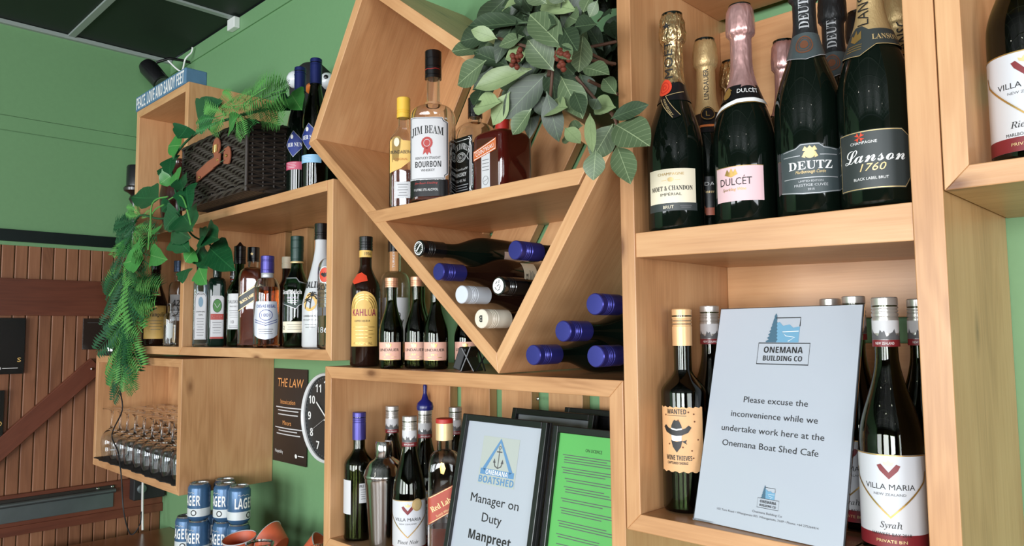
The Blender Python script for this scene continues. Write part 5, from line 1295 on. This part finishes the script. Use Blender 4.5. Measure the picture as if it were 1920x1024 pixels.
t, pr_ = framed('spare_frame', 'black frame with a grey sheet standing behind the duty manager notice', -1.030, .150, .222, .308, 13, 0, mat('grey_sheet', srgb(150, 156, 160), .4), 'picture frame')
t, pr_ = framed('spare_frame', 'second black frame furthest back behind the licence sheet', -.905, .180, .222, .314, 12, 0, BLACK, 'picture frame')

# ---------- poster and clock on the green wall
t = thing('law_poster', 'tall black poster headed THE LAW on the green wall beside the clock', 'poster', (-2.2575, .3085, 1.3325), 0)
bm = poly_bm(rect(-.1085, .1085, -.153, .153)); S_ = lambda u, v, off: (u, -.004-.010*cos(u/.1085*pi/2)*abs(sin((v+.153)/.306*pi))-off, v)
mapped('sheet', bm, S_, 0, mat('brown_black_sheet', srgb(36, 28, 26), .35), t, .02, .02)
OT = mat('orange_print', srgb(232, 160, 96), .5)
mapped('lettering', xf(text_bm('THE LAW', .028, .165), .006, .108), S_, .0010, OT, t, .01, .01)
mapped('lettering', xf(text_bm('Intoxication', .0150, .095), 0, .046), S_, .0010, OT, t, .01, .01); mapped('lettering', xf(text_bm('Minors', .0150, .055), 0, -.022), S_, .0010, OT, t, .01, .01)
fp = [ribbon_bm([(-w_, z_), (w_, z_)], .0034) for w_, z_ in ((.082, .027), (.066, .017), (.064, .004), (.088, -.040), (.060, -.049), (.076, -.060))]
mapped('fine_print', join_bm(fp), S_, .0010, WLABEL, t, .01, .01)
mapped('lettering', xf(text_bm('Hospitality', .011, .055), -.062, -.118), S_, .0010, WHITE, t, .01, .01); mapped('logo', join_bm([poly_bm(circ(.048, -.125, .007, n=14)), ribbon_bm([(.060, -.123), (.094, -.123)], .003)]), S_, .0010, WHITE, t, .01, .01)
t = thing('wall_clock', 'round black wall clock with white rim and numerals behind the wide box', 'clock', (-2.016, .3085, 1.345), 0)
RC = .137
M_ = Matrix.Rotation(pi/2, 4, 'X')
o = lathe('face', [(.001, .0), (RC-.006, 0), (RC-.006, .014), (.001, .0142)], mat('charcoal_clock_face', srgb(34, 38, 40), .35), t, seg=64); o.matrix_basis = M_
o = lathe('rim', [(RC-.010, .0), (RC, .002), (RC, .020), (RC-.004, .026), (RC-.010, .020), (RC-.010, .0145)], mat('white_rim', srgb(228, 230, 230), .3), t, seg=64, cap=False); o.matrix_basis = M_
fS = lambda u, v, off: (u, -.0142-off, v)
for k in range(12):
    a = radians(90-30*(k+1)); mapped('numeral', xf(text_bm(str(k+1), .024, None, bold=.02), .100*cos(a), .100*sin(a)), fS, .0006, WHITE, t, 0)
mapped('minute_track', join_bm([ribbon_bm([(.118*cos(2*pi*i/60), .118*sin(2*pi*i/60)), (.122*cos(2*pi*i/60), .122*sin(2*pi*i/60))], .001) for i in range(60)]), fS, .0006, SILVINK, t, 0)
for nm, a, l_, w_ in (('hour_hand', 142, .072, .005), ('minute_hand', 35, .09, .004), ('second_hand', 207, .095, .0014)):
    mapped(nm, ribbon_bm([(-.015*cos(radians(a)), -.015*sin(radians(a))), (l_*cos(radians(a)), l_*sin(radians(a)))], w_), fS, .003, WHITE if nm != 'second_hand' else SILVINK, t, 0)

# ---------- cans on the counter
CB = noisy(mat('lager_can_blue', srgb(62, 98, 134), .3, .25), 20, .08)
CW = mat('can_white_band', srgb(208, 214, 214), .35, .1)
ALU = mat('aluminium', srgb(190, 194, 196), .25, .9)
def can(label, x, y, z, delta):
    t = thing('lager_can', label, 'can', (x, y, z), atan2(-x, .95+y)+radians(delta), 'stacked blue lager cans on the bar counter')
    lathe('body', [(.024, 0), (.0265, .004), (.0325, .010), (.033, .013), (.033, .096), (.032, .100), (.0275, .107)], CB, t, seg=28, cap=False)
    lathe('rim', [(.024, .0005), (.020, .003), (.001, .004)], ALU, t, seg=24, cap=False)
    lathe('lid', [(.0275, .107), (.0282, .1095), (.0272, .1115), (.0262, .1105), (.0258, .107), (.001, .107)], ALU, t, seg=28, cap=False)
    cS = lambda u, v, off: ((.033+off)*sin(u/.033), -(.033+off)*cos(u/.033), v)
    w_ = mapped('white_band', ribbon_bm([(-.1036, .026), (.1036, .026)], .024), cS, .0003, CW, t, .008)
    mapped('lettering', xf(text_bm('LAGER', .030, .062, bold=.03), 0, .062), cS, .0006, WHITE, t, .006)
    mapped('printed_line', xf(ribbon_bm([(-.020+.004*i, .0022*sin(i*2.1)) for i in range(10)], .0016), -.002, .086), cS, .0006, SILVINK, t, .006)
    mapped('roundel', ribbon_bm(circ(.012, .026, .0075, n=18), .003, closed=True), cS, .0006, INK, w_, .005)
    return t
spots = {'nearest': (-2.205, .112, 36), 'second': (-2.270, .097, -46), 'left back': (-2.337, .127, -48), 'left front': (-2.340, .048, -44), 'far left': (-2.420, .044, -44), 'hindmost': (-2.406, .124, -50)}
for r_, zz in (('bottom', .8105), ('middle', .9225), ('top', 1.0345)):
    for k_, (x, y, d_) in spots.items():
        if r_ == 'top' and k_ in ('hindmost', 'far left'): continue
        can('blue lager can with white foot band, %s of the %s layer of the stack' % (k_, r_), x, y, zz, (d_ if r_ == 'top' or k_ != 'nearest' else 70)+random.uniform(-5, 5))
# ---------- food things on the counter
t = thing('kraft_snack_box', 'brown cardboard snack box standing on the counter', 'box', (-1.915, .10, .811), radians(2))
KB = noisy(mat('brown_cardboard', srgb(150, 112, 76), .8), 30, .1)
box('carton', -.245, .24, -.09, .10, 0, .135, KB, t, .002)
RO = noisy(mat('orange_red_paper', srgb(206, 96, 62), .5), 25, .12)
def tub(label, x, y, z, tilt, az, s=1.0):
    t = thing('paper_tub', label, 'tub', mtx=Matrix.Translation((x, y, z)) @ Matrix.Rotation(radians(az), 4, 'Z') @ Matrix.Rotation(radians(tilt), 4, 'X'), group='orange-red paper tubs')
    lathe('cup', [(.030*s, 0), (.031*s, .001), (.048*s, .055*s), (.046*s, .055*s), (.030*s, .004)], RO, t, cap=False)
    lathe('bottom', [(.001, .002), (.030*s, .002)], RO, t, cap=False)
    lathe('rim', [(.047*s, .0545*s), (.050*s, .056*s), (.047*s, .058*s)], WLABEL, t, cap=False)
tub('orange-red paper tub at the left, tilted towards the cans', -2.125, .085, .958, 12, 20)
tub('orange-red paper tub lying on its side between the jar and the cans', -2.02, .150, .990, 62, -70)
tub('orange-red paper tub leaning behind the glass jar', -1.875, .150, .985, 55, 130, 1.0)
b = Bottle('glass_jar', 'open clear glass jar with a metal rim at the bottom edge', -1.960, .055, .947, [(.03, 0), (.034, .002), (.036, .01), (.036, .07), (.036, .08)], G_CLEAR, 0, None, hollow=.003, cat='jar')
lathe('metal_rim', [(.0355, .079), (.038, .081), (.038, .086), (.0345, .087)], STEEL, b.root, cap=False)
t = thing('snack_bag', 'crumpled clear plastic bag of brown snacks under the hanging shelf', 'bag', (-1.735, .110, .947), 0)
v, f = lathe_data([(.05, 0), (.075, .02), (.080, .05), (.066, .085), (.035, .105), (.006, .112)], 40)
rr = random.Random(4); v = [(x*(1+rr.uniform(-.12, .12)), y*.8*(1+rr.uniform(-.12, .12)), z*(1+rr.uniform(-.05, .06))) for x, y, z in v]
obj('film', v, f, glass('clear_film', (.93, .97, .93, 1), .08, 1.05), t, None)
vv, ff = [], []
for k in range(60):
    a, r_, z_ = rr.random()*6.28, rr.random()**.5*.055, rr.uniform(.012, .075); bm = bmesh.new()
    c = Vector((r_*cos(a), r_*.75*sin(a), z_)); o0 = len(vv); d = [rr.uniform(.005, .010) for _ in range(6)]
    vv += [tuple(c+Vector(q)) for q in ((d[0], 0, 0), (-d[1], 0, 0), (0, d[2], 0), (0, -d[3], 0), (0, 0, d[4]), (0, 0, -d[5]))]
    ff += [tuple(o0+i for i in q) for q in ((0, 2, 4), (2, 1, 4), (1, 3, 4), (3, 0, 4), (2, 0, 5), (1, 2, 5), (3, 1, 5), (0, 3, 5))]; bm.free()
obj('snacks', vv, ff, noisy(mat('brown_snack', srgb(140, 92, 58), .7), 80, .4), t, None)['kind'] = 'stuff'

# ================================================================== foliage
def leafmat(name, base, vein, rough=.45, back=None):
    m = bpy.data.materials.new(name); m.use_nodes = True; nt = m.node_tree; N = nt.nodes; L = nt.links; b = N['Principled BSDF']
    tc = N.new('ShaderNodeTexCoord'); sp = N.new('ShaderNodeSeparateXYZ'); L.new(tc.outputs['Object'], sp.inputs[0])
    def M(op, a, c=None, v=None):
        n = N.new('ShaderNodeMath'); n.operation = op
        if isinstance(a, float): n.inputs[0].default_value = a
        else: L.new(a, n.inputs[0])
        if c is not None:
            if isinstance(c, float): n.inputs[1].default_value = c
            else: L.new(c, n.inputs[1])
        return n.outputs[0]
    ay = M('ABSOLUTE', sp.outputs['Y'])
    mid = M('MULTIPLY', M('LESS_THAN', ay, 0.012), 0.8)
    t = M('SUBTRACT', sp.outputs['X'], M('MULTIPLY', ay, 0.55))
    fr = M('FRACT', M('MULTIPLY', t, 8.0)); side = M('LESS_THAN', M('ABSOLUTE', M('SUBTRACT', fr, 0.5)), 0.035)
    v = M('MAXIMUM', mid, M('MULTIPLY', side, 0.45))
    oi = N.new('ShaderNodeObjectInfo'); nz = N.new('ShaderNodeTexNoise'); nz.inputs['Scale'].default_value = 5; L.new(tc.outputs['Object'], nz.inputs[0])
    mx0 = N.new('ShaderNodeMix'); mx0.data_type = 'RGBA'; mx0.inputs[6].default_value = tuple(c*.72 for c in base[:3])+(1,); mx0.inputs[7].default_value = tuple(min(1, c*1.28) for c in base[:3])+(1,)
    L.new(M('MULTIPLY', M('ADD', oi.outputs['Random'], nz.outputs[0]), 0.5), mx0.inputs[0])
    mx = N.new('ShaderNodeMix'); mx.data_type = 'RGBA'; L.new(v, mx.inputs[0]); L.new(mx0.outputs[2], mx.inputs[6]); mx.inputs[7].default_value = vein
    L.new(mx.outputs[2], b.inputs['Base Color']); b.inputs['Roughness'].default_value = rough
    return m
LM = [leafmat('deep_green_leaf', srgb(46, 62, 42), srgb(92, 112, 80)), leafmat('grey_green_leaf', srgb(82, 100, 70), srgb(150, 166, 126)), leafmat('pale_green_leaf', srgb(132, 150, 106), srgb(96, 116, 74)), leafmat('blue_white_leaf', srgb(176, 196, 200), srgb(200, 212, 214))]
IVD = leafmat('dark_ivy', srgb(24, 72, 40), srgb(44, 100, 58), .25); IVL = leafmat('light_ivy', srgb(60, 128, 58), srgb(110, 160, 92), .35)
FN = [mat('fern_green', srgb(46, 112, 52), .5), mat('light_fern_green', srgb(88, 152, 74), .5), mat('dark_fern_green', srgb(28, 82, 48), .5)]
BR = mat('brown_twig', srgb(84, 58, 44), .7)

def blade_mesh(name, prof, fold, curl, m, teeth=0.0, wave=0.0, ph=0.0):
    """unit leaf along +X, width 1 at its widest, folded on the midrib"""
    v, f = [], []
    for i, (x, w) in enumerate(prof):
        z = -curl*x*x+.03*sin(x*3+ph)
        k = 1+teeth*(1 if i % 2 else -1)
        wz = wave*sin(x*9+ph)
        v += [(x, -w/2*k, z+fold*w+wz), (x, 0, z), (x, w/2*k, z+fold*w-wz)]
    for i in range(len(prof)-1):
        for j in range(2): f.append((i*3+j, (i+1)*3+j, (i+1)*3+j+1, i*3+j+1))
    me = bpy.data.meshes.new(name); me.from_pydata(v, [], f); me.update(); me.shade_smooth(); me.materials.append(m); return me
PR = [(0, .03), (.07, .12), (.14, .34), (.22, .58), (.31, .79), (.41, .93), (.51, 1.0), (.61, .98), (.70, .89), (.79, .72), (.87, .50), (.94, .26), (1.0, .02)]
LV = [[blade_mesh('leaf', PR, fo, cu, m, .012, .03, ph) for fo, cu, ph in ((.10, .10, 0), (.16, -.12, 1.5), (.06, .22, 3))] for m in LM]
def place(me, name, P, Q, w, root, face=None, rnd=.25):
    P, Q = Vector(P), Vector(Q); d = Q-P; l = d.length; d.normalize()
    n = Vector(face) if face is not None else Vector((.45, -.85, .12))
    n = (n+Vector((random.uniform(-rnd, rnd), random.uniform(-rnd, rnd), random.uniform(-rnd, rnd)))).normalized()
    y = n.cross(d)
    if y.length < .05: y = Vector((0, 0, 1)).cross(d)
    y.normalize(); n = d.cross(y)
    o = bpy.data.objects.new(name, me); COL.objects.link(o); o.parent = root
    M = Matrix((d, y, n)).transposed().to_4x4() @ Matrix.Diagonal((l, w, (l+w)/2*.8, 1)); M.translation = P
    o.matrix_basis = root.matrix_world.inverted() @ M if root.name != '' else M
    return o
bpy.context.view_layer.update()

WLS = [(-0.809,-0.087,2.114,-0.892,-0.089,2.143,0.018,0),(-0.797,-0.096,2.096,-0.936,-0.096,2.129,0.025,0),(-0.85,-0.114,2.08,-0.887,-0.141,2.1,0.018,2),(-0.889,-0.071,2.09,-1.035,-0.059,2.127,0.025,1),(-0.846,-0.088,2.038,-0.913,-0.106,2.076,0.026,0),(-0.849,-0.14,2.037,-0.924,-0.146,2.015,0.032,1),(-0.694,-0.129,2.015,-0.76,-0.135,2.09,0.035,1),(-0.727,-0.115,1.994,-0.759,-0.137,2.044,0.033,1),(-0.67,-0.114,2.037,-0.693,-0.101,1.986,0.027,1),(-0.686,-0.107,2.078,-0.775,-0.1,2.122,0.025,2),(-0.77,-0.117,2.008,-0.869,-0.144,1.993,0.026,2),(-0.813,-0.123,1.981,-0.858,-0.124,1.935,0.023,2),(-0.759,-0.091,2.008,-0.833,-0.12,1.942,0.037,0),(-0.759,-0.131,1.939,-0.792,-0.137,1.903,0.025,1),(-0.738,-0.12,1.964,-0.731,-0.106,1.888,0.025,0),(-0.697,-0.12,1.93,-0.758,-0.104,1.944,0.03,2),(-0.728,-0.098,1.99,-0.694,-0.088,1.917,0.031,1),(-0.684,-0.101,1.904,-0.748,-0.084,1.903,0.027,1),(-0.646,-0.132,1.908,-0.624,-0.157,1.845,0.013,2),(-0.63,-0.1,1.895,-0.654,-0.119,1.844,0.029,1),(-0.632,-0.138,1.852,-0.633,-0.146,1.81,0.023,1),(-0.628,-0.1,1.895,-0.558,-0.12,1.85,0.039,1),(-0.624,-0.1,1.863,-0.586,-0.12,1.797,0.026,1),(-0.633,-0.1,1.904,-0.564,-0.12,1.906,0.018,0),(-0.624,-0.1,1.918,-0.679,-0.085,1.939,0.023,2),(-0.622,-0.1,1.936,-0.655,-0.084,1.97,0.018,1),(-0.637,-0.1,1.913,-0.679,-0.08,1.934,0.016,0),(-0.669,-0.117,1.984,-0.608,-0.139,1.955,0.021,1),(-0.631,-0.13,2.034,-0.686,-0.112,2.051,0.021,0),(-0.628,-0.133,2.067,-0.643,-0.135,2.047,0.013,1),(-0.704,-0.12,2.054,-0.664,-0.139,2.004,0.025,0),(-0.828,-0.128,1.966,-0.887,-0.13,1.967,0.032,2),(-0.803,-0.09,2.053,-0.83,-0.117,2.044,0.027,2),(-0.627,-0.1,2.061,-0.669,-0.081,2.066,0.016,0),(-0.709,-0.076,1.996,-0.697,-0.066,1.95,0.025,0),(-0.803,-0.099,2.075,-0.843,-0.121,2.068,0.021,1),(-0.78,-0.091,1.975,-0.772,-0.082,1.94,0.023,0),(-0.726,-0.131,2.094,-0.745,-0.159,2.114,0.025,1),(-0.705,-0.113,2.096,-0.71,-0.141,2.111,0.022,1),(-0.651,-0.12,2.084,-0.654,-0.134,2.059,0.016,1),(-0.79,-0.132,2.115,-0.834,-0.113,2.123,0.017,2),(-0.801,-0.105,2.136,-0.798,-0.085,2.12,0.015,0),(-0.716,-0.092,2.083,-0.679,-0.118,2.058,0.025,1),(-0.887,-0.112,2.008,-0.879,-0.14,1.966,0.018,0),(-0.83,-0.084,2.016,-0.872,-0.093,2.011,0.018,1),(-0.758,-0.113,2.072,-0.709,-0.135,2.057,0.023,0),(-0.77,-0.073,2.103,-0.806,-0.06,2.13,0.029,1),(-0.833,-0.092,2.104,-0.882,-0.074,2.093,0.018,0),(-0.674,-0.133,1.946,-0.649,-0.144,1.906,0.018,0),(-0.718,-0.102,1.907,-0.683,-0.106,1.875,0.017,2),(-0.645,-0.115,1.933,-0.655,-0.115,1.919,0.016,0),(-0.95,-0.03,2.082,-0.975,-0.029,2.072,0.02,3),(-0.701,-0.136,2.021,-0.67,-0.14,1.989,0.019,1),(-0.722,-0.1,2.008,-0.705,-0.094,1.991,0.017,0)]
t = thing('leafy_branch', 'large bunch of grey-green artificial leaves hanging between the diamond and the tall unit', 'plant', (-.79, -.06, 2.02), 0)
bpy.context.view_layer.update()
for i, q in enumerate(WLS):
    place(LV[q[7]][i % 3], 'leaf', q[0:3], q[3:6], q[6]*1.38, t)
random.seed(5)
for i in range(120):
    x, y, z = random.uniform(-.90, -.705), random.uniform(-.085, -.02), random.uniform(1.97, 2.34)
    if z < 2.02+(-.75-x)*.2: x = random.uniform(-.86, -.72)
    a = random.uniform(0, 2*pi); l = random.uniform(.07, .115)
    if z+sin(a)*l < 1.93: a = -a
    x2 = min(max(x+cos(a)*l, -1.0), -.70)
    place(LV[random.choice((0, 0, 0, 0, 1))][i % 3], 'leaf', (x, y, z), (x2, y+random.uniform(-.03, .01), z+sin(a)*l), random.uniform(.028, .042), t, rnd=.5)
for i in range(80):  # added deep-green leaves standing for the dark shade beside the tall unit
    x, y, z = random.uniform(-.87, -.725), random.uniform(.01, .22), random.uniform(2.04, 2.36)
    if z < 2.16-.795*(x+1.073)+.06: z += .12
    a = random.uniform(.2, pi-.2) if z < 2.12 else random.uniform(0, 2*pi); l = random.uniform(.06, .09)
    x2 = min(x+cos(a)*l, -.725)
    place(LV[0][i % 3], 'leaf', (x, y, z), (x2, y-random.uniform(0, .03), z+sin(a)*l*.8), random.uniform(.028, .042), t, rnd=.5)
inv = t.matrix_world.inverted()
for P in [(-0.78,-0.14,2.022),(-0.787,-0.14,2.016),(-0.772,-0.14,2.025),(-0.687,-0.14,2.004),(-0.677,-0.14,1.997),(-0.698,-0.14,2.002),(-0.683,-0.14,1.981)]:
    for k in range(4):
        o = lathe('berry', [(.001, -.0045), (.0035, -.003), (.0048, 0), (.0035, .003), (.001, .0045)], bpy.data.materials.get('red_brown_berry') or mat('red_brown_berry', srgb(104, 50, 38), .35), t, seg=10)
        o.location = inv @ (Vector(P)+Vector((random.uniform(-.008, .008), random.uniform(-.006, .006), random.uniform(-.009, .009))))
for P in [[(-0.68,-0.09,2.016),(-0.688,-0.02,2.018)],[(-0.684,-0.09,2.007),(-0.683,-0.02,2.018)],[(-0.681,-0.09,1.974),(-0.679,-0.02,1.968)],[(-0.705,-0.09,1.986),(-0.688,-0.06,1.949)],[(-0.74,-0.1,2.027),(-0.684,-0.09,2.003)],[(-0.74,-0.1,2.027),(-0.68,-0.02,2.053)],[(-0.877,-0.1,2.096),(-0.74,-0.1,2.027)],[(-0.74,-0.1,2.027),(-0.749,-0.1,1.954)],[(-0.688,-0.06,1.949),(-0.625,-0.1,1.9),(-0.636,-0.09,1.856)]]:
    tube('stem', [inv @ Vector(p) for p in smoothpath(P, 4)], .0026, BR, t, 6)
tube('stem', [inv @ Vector(p) for p in smoothpath([(-.70, -.012, 2.30), (-.71, -.03, 2.20), (-.75, -.07, 2.10), (-.76, -.09, 2.0)])], .004, BR, t, 6)

# ivy and fern garland from the hamper down to the glass box
iv = [(0, .10), (.05, .50), (.13, .88), (.22, 1.0), (.32, .90), (.42, .76), (.52, .74), (.64, .66), (.77, .48), (.89, .24), (1, .02)]
IVm = [[blade_mesh('ivy_leaf', iv, fo, cu, m, 0, .03, ph) for fo, cu, ph in ((.08, .10, 0), (.12, -.1, 2), (.05, .2, 4))] for m in (IVD, IVL)]
def frond_mesh(m, k):
    rn = random.Random(k); v, f = [], []
    tube_data([(x/8, 0, -.10*(x/8)**2) for x in range(9)], .008, 4, v, f)
    n = 13
    for i in range(n):
        x = .06+.92*i/n; L_ = .26*sin(pi*min(1, (.12+.88*(1-i/n))))**.7*(.9+.2*rn.random())+.03
        for s_ in (-1, 1):
            o0 = len(v); dx = .45*L_; z = -.10*x*x
            v += [(x, 0, z), (x+dx*.45-.022, s_*L_*.5, z+.02), (x+dx, s_*L_, z-.015), (x+dx*.45+.038, s_*L_*.5, z+.02)]
            f.append((o0, o0+1, o0+2, o0+3) if s_ < 0 else (o0, o0+3, o0+2, o0+1))
            for q in (.35, .65):
                for g in (-1, 1):
                    o1 = len(v); cx, cy = x+dx*q, s_*L_*q
                    v += [(cx, cy, z+.018), (cx+g*.035+.03, cy+s_*.035, z+.01), (cx+.02, cy+s_*.012, z+.018)]; f.append((o1, o1+1, o1+2))
    me = bpy.data.meshes.new('fern_frond'); me.from_pydata(v, [], f); me.update(); me.materials.append(m); return me
FM = [frond_mesh(FN[i % 3], i) for i in range(6)]
t = thing('ivy_fern_garland', 'green artificial ivy and fern garland draped over the hamper and hanging down the tower', 'garland', (-2.2, -.1, 1.95), 0)
bpy.context.view_layer.update(); inv = t.matrix_world.inverted()
random.seed(8)
IVS = [(-2.01,-0.12,2.185,-1.84,-0.14,2.194,0.073,0),(-2.081,-0.12,2.18,-2.09,-0.14,2.142,0.066,0),(-1.916,-0.14,2.126,-1.823,-0.16,2.152,0.056,1),(-1.908,-0.13,2.151,-1.769,-0.15,2.124,0.056,1),(-2.181,-0.1,2.15,-2.24,-0.12,2.157,0.062,1),(-2.153,-0.1,2.125,-2.004,-0.12,2.088,0.058,1),(-2.242,-0.1,2.124,-2.21,-0.12,2.068,0.054,0),(-2.246,-0.1,2.069,-2.272,-0.12,2.046,0.047,1),(-2.207,-0.1,2.079,-2.171,-0.12,2.024,0.047,1),(-2.102,-0.11,2.015,-2.041,-0.13,1.942,0.06,0),(-2.433,-0.06,2.032,-2.611,-0.08,2.053,0.074,0),(-2.301,-0.08,1.999,-2.321,-0.1,1.975,0.055,0),(-2.179,-0.1,1.95,-2.242,-0.12,1.908,0.074,0),(-2.115,-0.11,1.933,-1.991,-0.13,1.874,0.078,0),(-2.235,-0.1,1.917,-2.086,-0.12,1.869,0.072,0),(-2.22,-0.09,1.893,-2.091,-0.11,1.833,0.069,0),(-2.527,-0.07,1.852,-2.636,-0.09,1.836,0.079,1),(-2.481,-0.07,1.855,-2.325,-0.09,1.83,0.058,1),(-2.529,-0.07,1.873,-2.613,-0.09,1.86,0.069,1),(-2.088,-0.06,1.882,-1.94,-0.08,1.852,0.066,0),(-2.097,-0.04,1.847,-1.932,-0.06,1.781,0.076,0),(-2.158,-0.06,1.843,-2.182,-0.08,1.812,0.068,1),(-2.122,-0.06,1.855,-2.008,-0.08,1.887,0.061,0),(-2.154,-0.05,1.796,-2.075,-0.07,1.745,0.059,1),(-2.236,-0.05,1.794,-2.223,-0.07,1.753,0.054,0),(-2.317,-0.1,1.926,-2.294,-0.12,1.897,0.042,1),(-1.729,-0.0,2.221,-1.652,-0.02,2.164,0.055,1),(-1.799,0.0,2.223,-1.705,-0.02,2.169,0.051,0),(-2.174,-0.1,2.05,-2.094,-0.12,1.998,0.046,0),(-2.064,-0.12,2.083,-1.928,-0.14,2.057,0.053,0),(-2.289,-0.1,2.108,-2.274,-0.12,2.071,0.048,0),(-1.819,-0.12,2.124,-1.733,-0.14,2.136,0.046,1),(-2.17,0.0,1.848,-2.087,-0.02,1.786,0.054,0)]
IVS = [q for i, q in enumerate(IVS) if i not in (2, 3, 5, 29)]
def clear(p):
    return (p[0], min(p[1], -.045), p[2]) if (p[2] < 1.99 or p[0] < -2.3) else tuple(p)
for i, q in enumerate(IVS): place(IVm[q[7]][i % 3], 'ivy_leaf', clear(q[0:3]), clear(q[3:6]), q[6]*1.35, t, rnd=.3)
FES = [(-1.788,-0.1,2.156,-1.879,-0.094,2.213),(-1.803,-0.1,2.16,-1.694,-0.098,2.17),(-1.786,-0.08,2.167,-1.601,-0.119,2.164),(-1.818,-0.05,2.187,-1.631,-0.061,2.177),(-1.799,-0.03,2.194,-1.638,-0.043,2.176),(-1.79,-0.12,2.139,-1.958,-0.101,2.156),(-1.752,-0.11,2.133,-1.697,-0.115,2.061),(-1.785,-0.08,2.146,-1.697,-0.095,2.085),(-1.77,-0.03,2.188,-1.733,-0.011,2.114),(-1.798,-0.03,2.173,-1.681,-0.047,2.117),(-1.835,-0.12,2.134,-1.92,-0.138,2.127),(-1.761,-0.02,2.202,-1.683,-0.004,2.216),(-1.741,-0.03,2.168,-1.64,-0.048,2.102),(-1.864,-0.1,2.173,-1.729,-0.108,2.155),(-1.85,-0.07,2.154,-1.678,-0.091,2.108),(-2.635,-0.05,2.0,-2.721,-0.051,2.047),(-2.644,-0.05,1.992,-2.811,-0.072,1.999),(-2.669,-0.05,1.986,-2.72,-0.074,1.943),(-2.59,-0.06,1.985,-2.55,-0.041,2.009),(-2.667,-0.05,1.967,-2.898,-0.034,1.925),(-2.692,-0.05,1.961,-2.507,-0.071,1.905),(-2.716,-0.05,1.945,-2.697,-0.088,1.867),(-2.74,-0.05,1.928,-2.671,-0.045,1.85),(-2.749,-0.05,1.911,-2.843,-0.057,1.843),(-2.735,-0.05,1.873,-2.572,-0.066,1.789),(-2.754,-0.05,1.856,-2.92,-0.049,1.79),(-2.742,-0.05,1.836,-2.668,-0.052,1.75),(-2.756,-0.05,1.819,-2.955,-0.049,1.724),(-2.739,-0.05,1.799,-2.792,-0.052,1.709),(-2.727,-0.05,1.78,-2.437,-0.066,1.714),(-2.717,-0.05,1.789,-2.565,-0.048,1.667),(-2.725,-0.05,1.762,-2.657,-0.053,1.651),(-2.742,-0.05,1.726,-2.819,-0.076,1.654),(-2.73,-0.05,1.707,-2.901,-0.032,1.608),(-2.719,-0.05,1.698,-2.571,-0.064,1.615),(-2.727,-0.05,1.671,-2.846,-0.074,1.58),(-2.715,-0.05,1.652,-2.65,-0.049,1.554),(-2.724,-0.05,1.634,-2.913,-0.043,1.532),(-2.722,-0.05,1.616,-2.667,-0.078,1.51),(-2.71,-0.05,1.598,-2.609,-0.044,1.493),(-2.729,-0.05,1.58,-2.874,-0.041,1.467),(-2.715,-0.05,1.544,-2.653,-0.056,1.448),(-2.724,-0.05,1.526,-2.836,-0.072,1.414),(-2.722,-0.05,1.508,-2.631,-0.036,1.475),(-2.731,-0.05,1.49,-2.799,-0.049,1.406),(-2.729,-0.05,1.472,-2.643,-0.05,1.413),(-2.671,-0.05,1.723,-2.357,-0.08,1.735),(-2.665,-0.05,1.94,-2.504,-0.056,1.941),(-2.685,-0.05,1.887,-2.449,-0.081,1.848),(-2.706,-0.05,1.834,-2.58,-0.04,1.755)]
for i, q in enumerate(FES):
    P, Q = Vector(clear(q[0:3])), Vector(clear(q[3:6]))
    if P.z > 2.1: P += Vector((0, -.02, .012)); Q += Vector((0, -.03, .012))
    if (Q-P).length > .24: Q = P+(Q-P).normalized()*.24
    low = P.z < 1.9 or P.x < -2.3
    me = FM[random.choice((0, 1, 2, 3, 4)) if low else random.choice((1, 4, 0))]
    place(me, 'fern_frond', P, Q, (Q-P).length*1.05, t, rnd=.35)
    if low: place(FM[random.choice((2, 5, 1))], 'fern_frond', P+Vector((random.uniform(-.02, .02), .0, random.uniform(-.02, .02))), Q+Vector((random.uniform(-.05, .05), random.uniform(-.03, .0), random.uniform(-.05, .03))), (Q-P).length, t, rnd=.5)
pth = [Vector(p) for p in [(-1.715,0.0,2.189),(-1.779,-0.04,2.181),(-1.833,-0.1,2.159),(-1.964,-0.12,2.153),(-2.154,-0.1,2.148),(-2.24,-0.1,2.1),(-2.203,-0.1,2.015),(-2.179,-0.1,1.95),(-2.374,-0.08,1.958),(-2.606,-0.06,1.996),(-2.716,-0.05,1.945),(-2.742,-0.05,1.836),(-2.722,-0.05,1.725),(-2.722,-0.05,1.616),(-2.727,-0.05,1.508),(-2.756,-0.05,1.426),(-2.765,-0.05,1.407),(-2.743,-0.05,1.346),(-2.836,-0.05,1.257),(-2.766,-0.05,1.201),(-2.727,-0.05,1.117),(-2.697,-0.05,1.017),(-2.715,-0.02,0.935),(-2.692,0.0,0.965),(-2.738,0.02,0.998)]]
tube('main_stem', [inv @ p for p in smoothpath(pth[:16], 5)], .0035, FN[2], t, 6)
tube('bare_wire', [inv @ p for p in smoothpath(pth[15:], 5)], .0022, BLACKM, t, 6)
tube('side_stem', [inv @ Vector(p) for p in smoothpath([(-2.179,-0.1,1.95),(-2.18,-0.06,1.891),(-2.097,-0.04,1.854),(-1.992,-0.04,1.786)], 5)], .003, FN[2], t, 6)
for a, b_, c in (((-2.21, -.12, 2.0), (-2.30, -.13, 1.99), (-2.36, -.11, 1.90)), ((-2.20, -.12, 1.99), (-2.08, -.13, 1.98), (-2.03, -.12, 1.88)), ((-2.24, -.12, 1.98), (-2.33, -.12, 1.96), (-2.38, -.11, 1.86))):
    tube('tendril', [inv @ Vector(p) for p in smoothpath((a, b_, c), 6)], .0022, FN[1], t, 5)
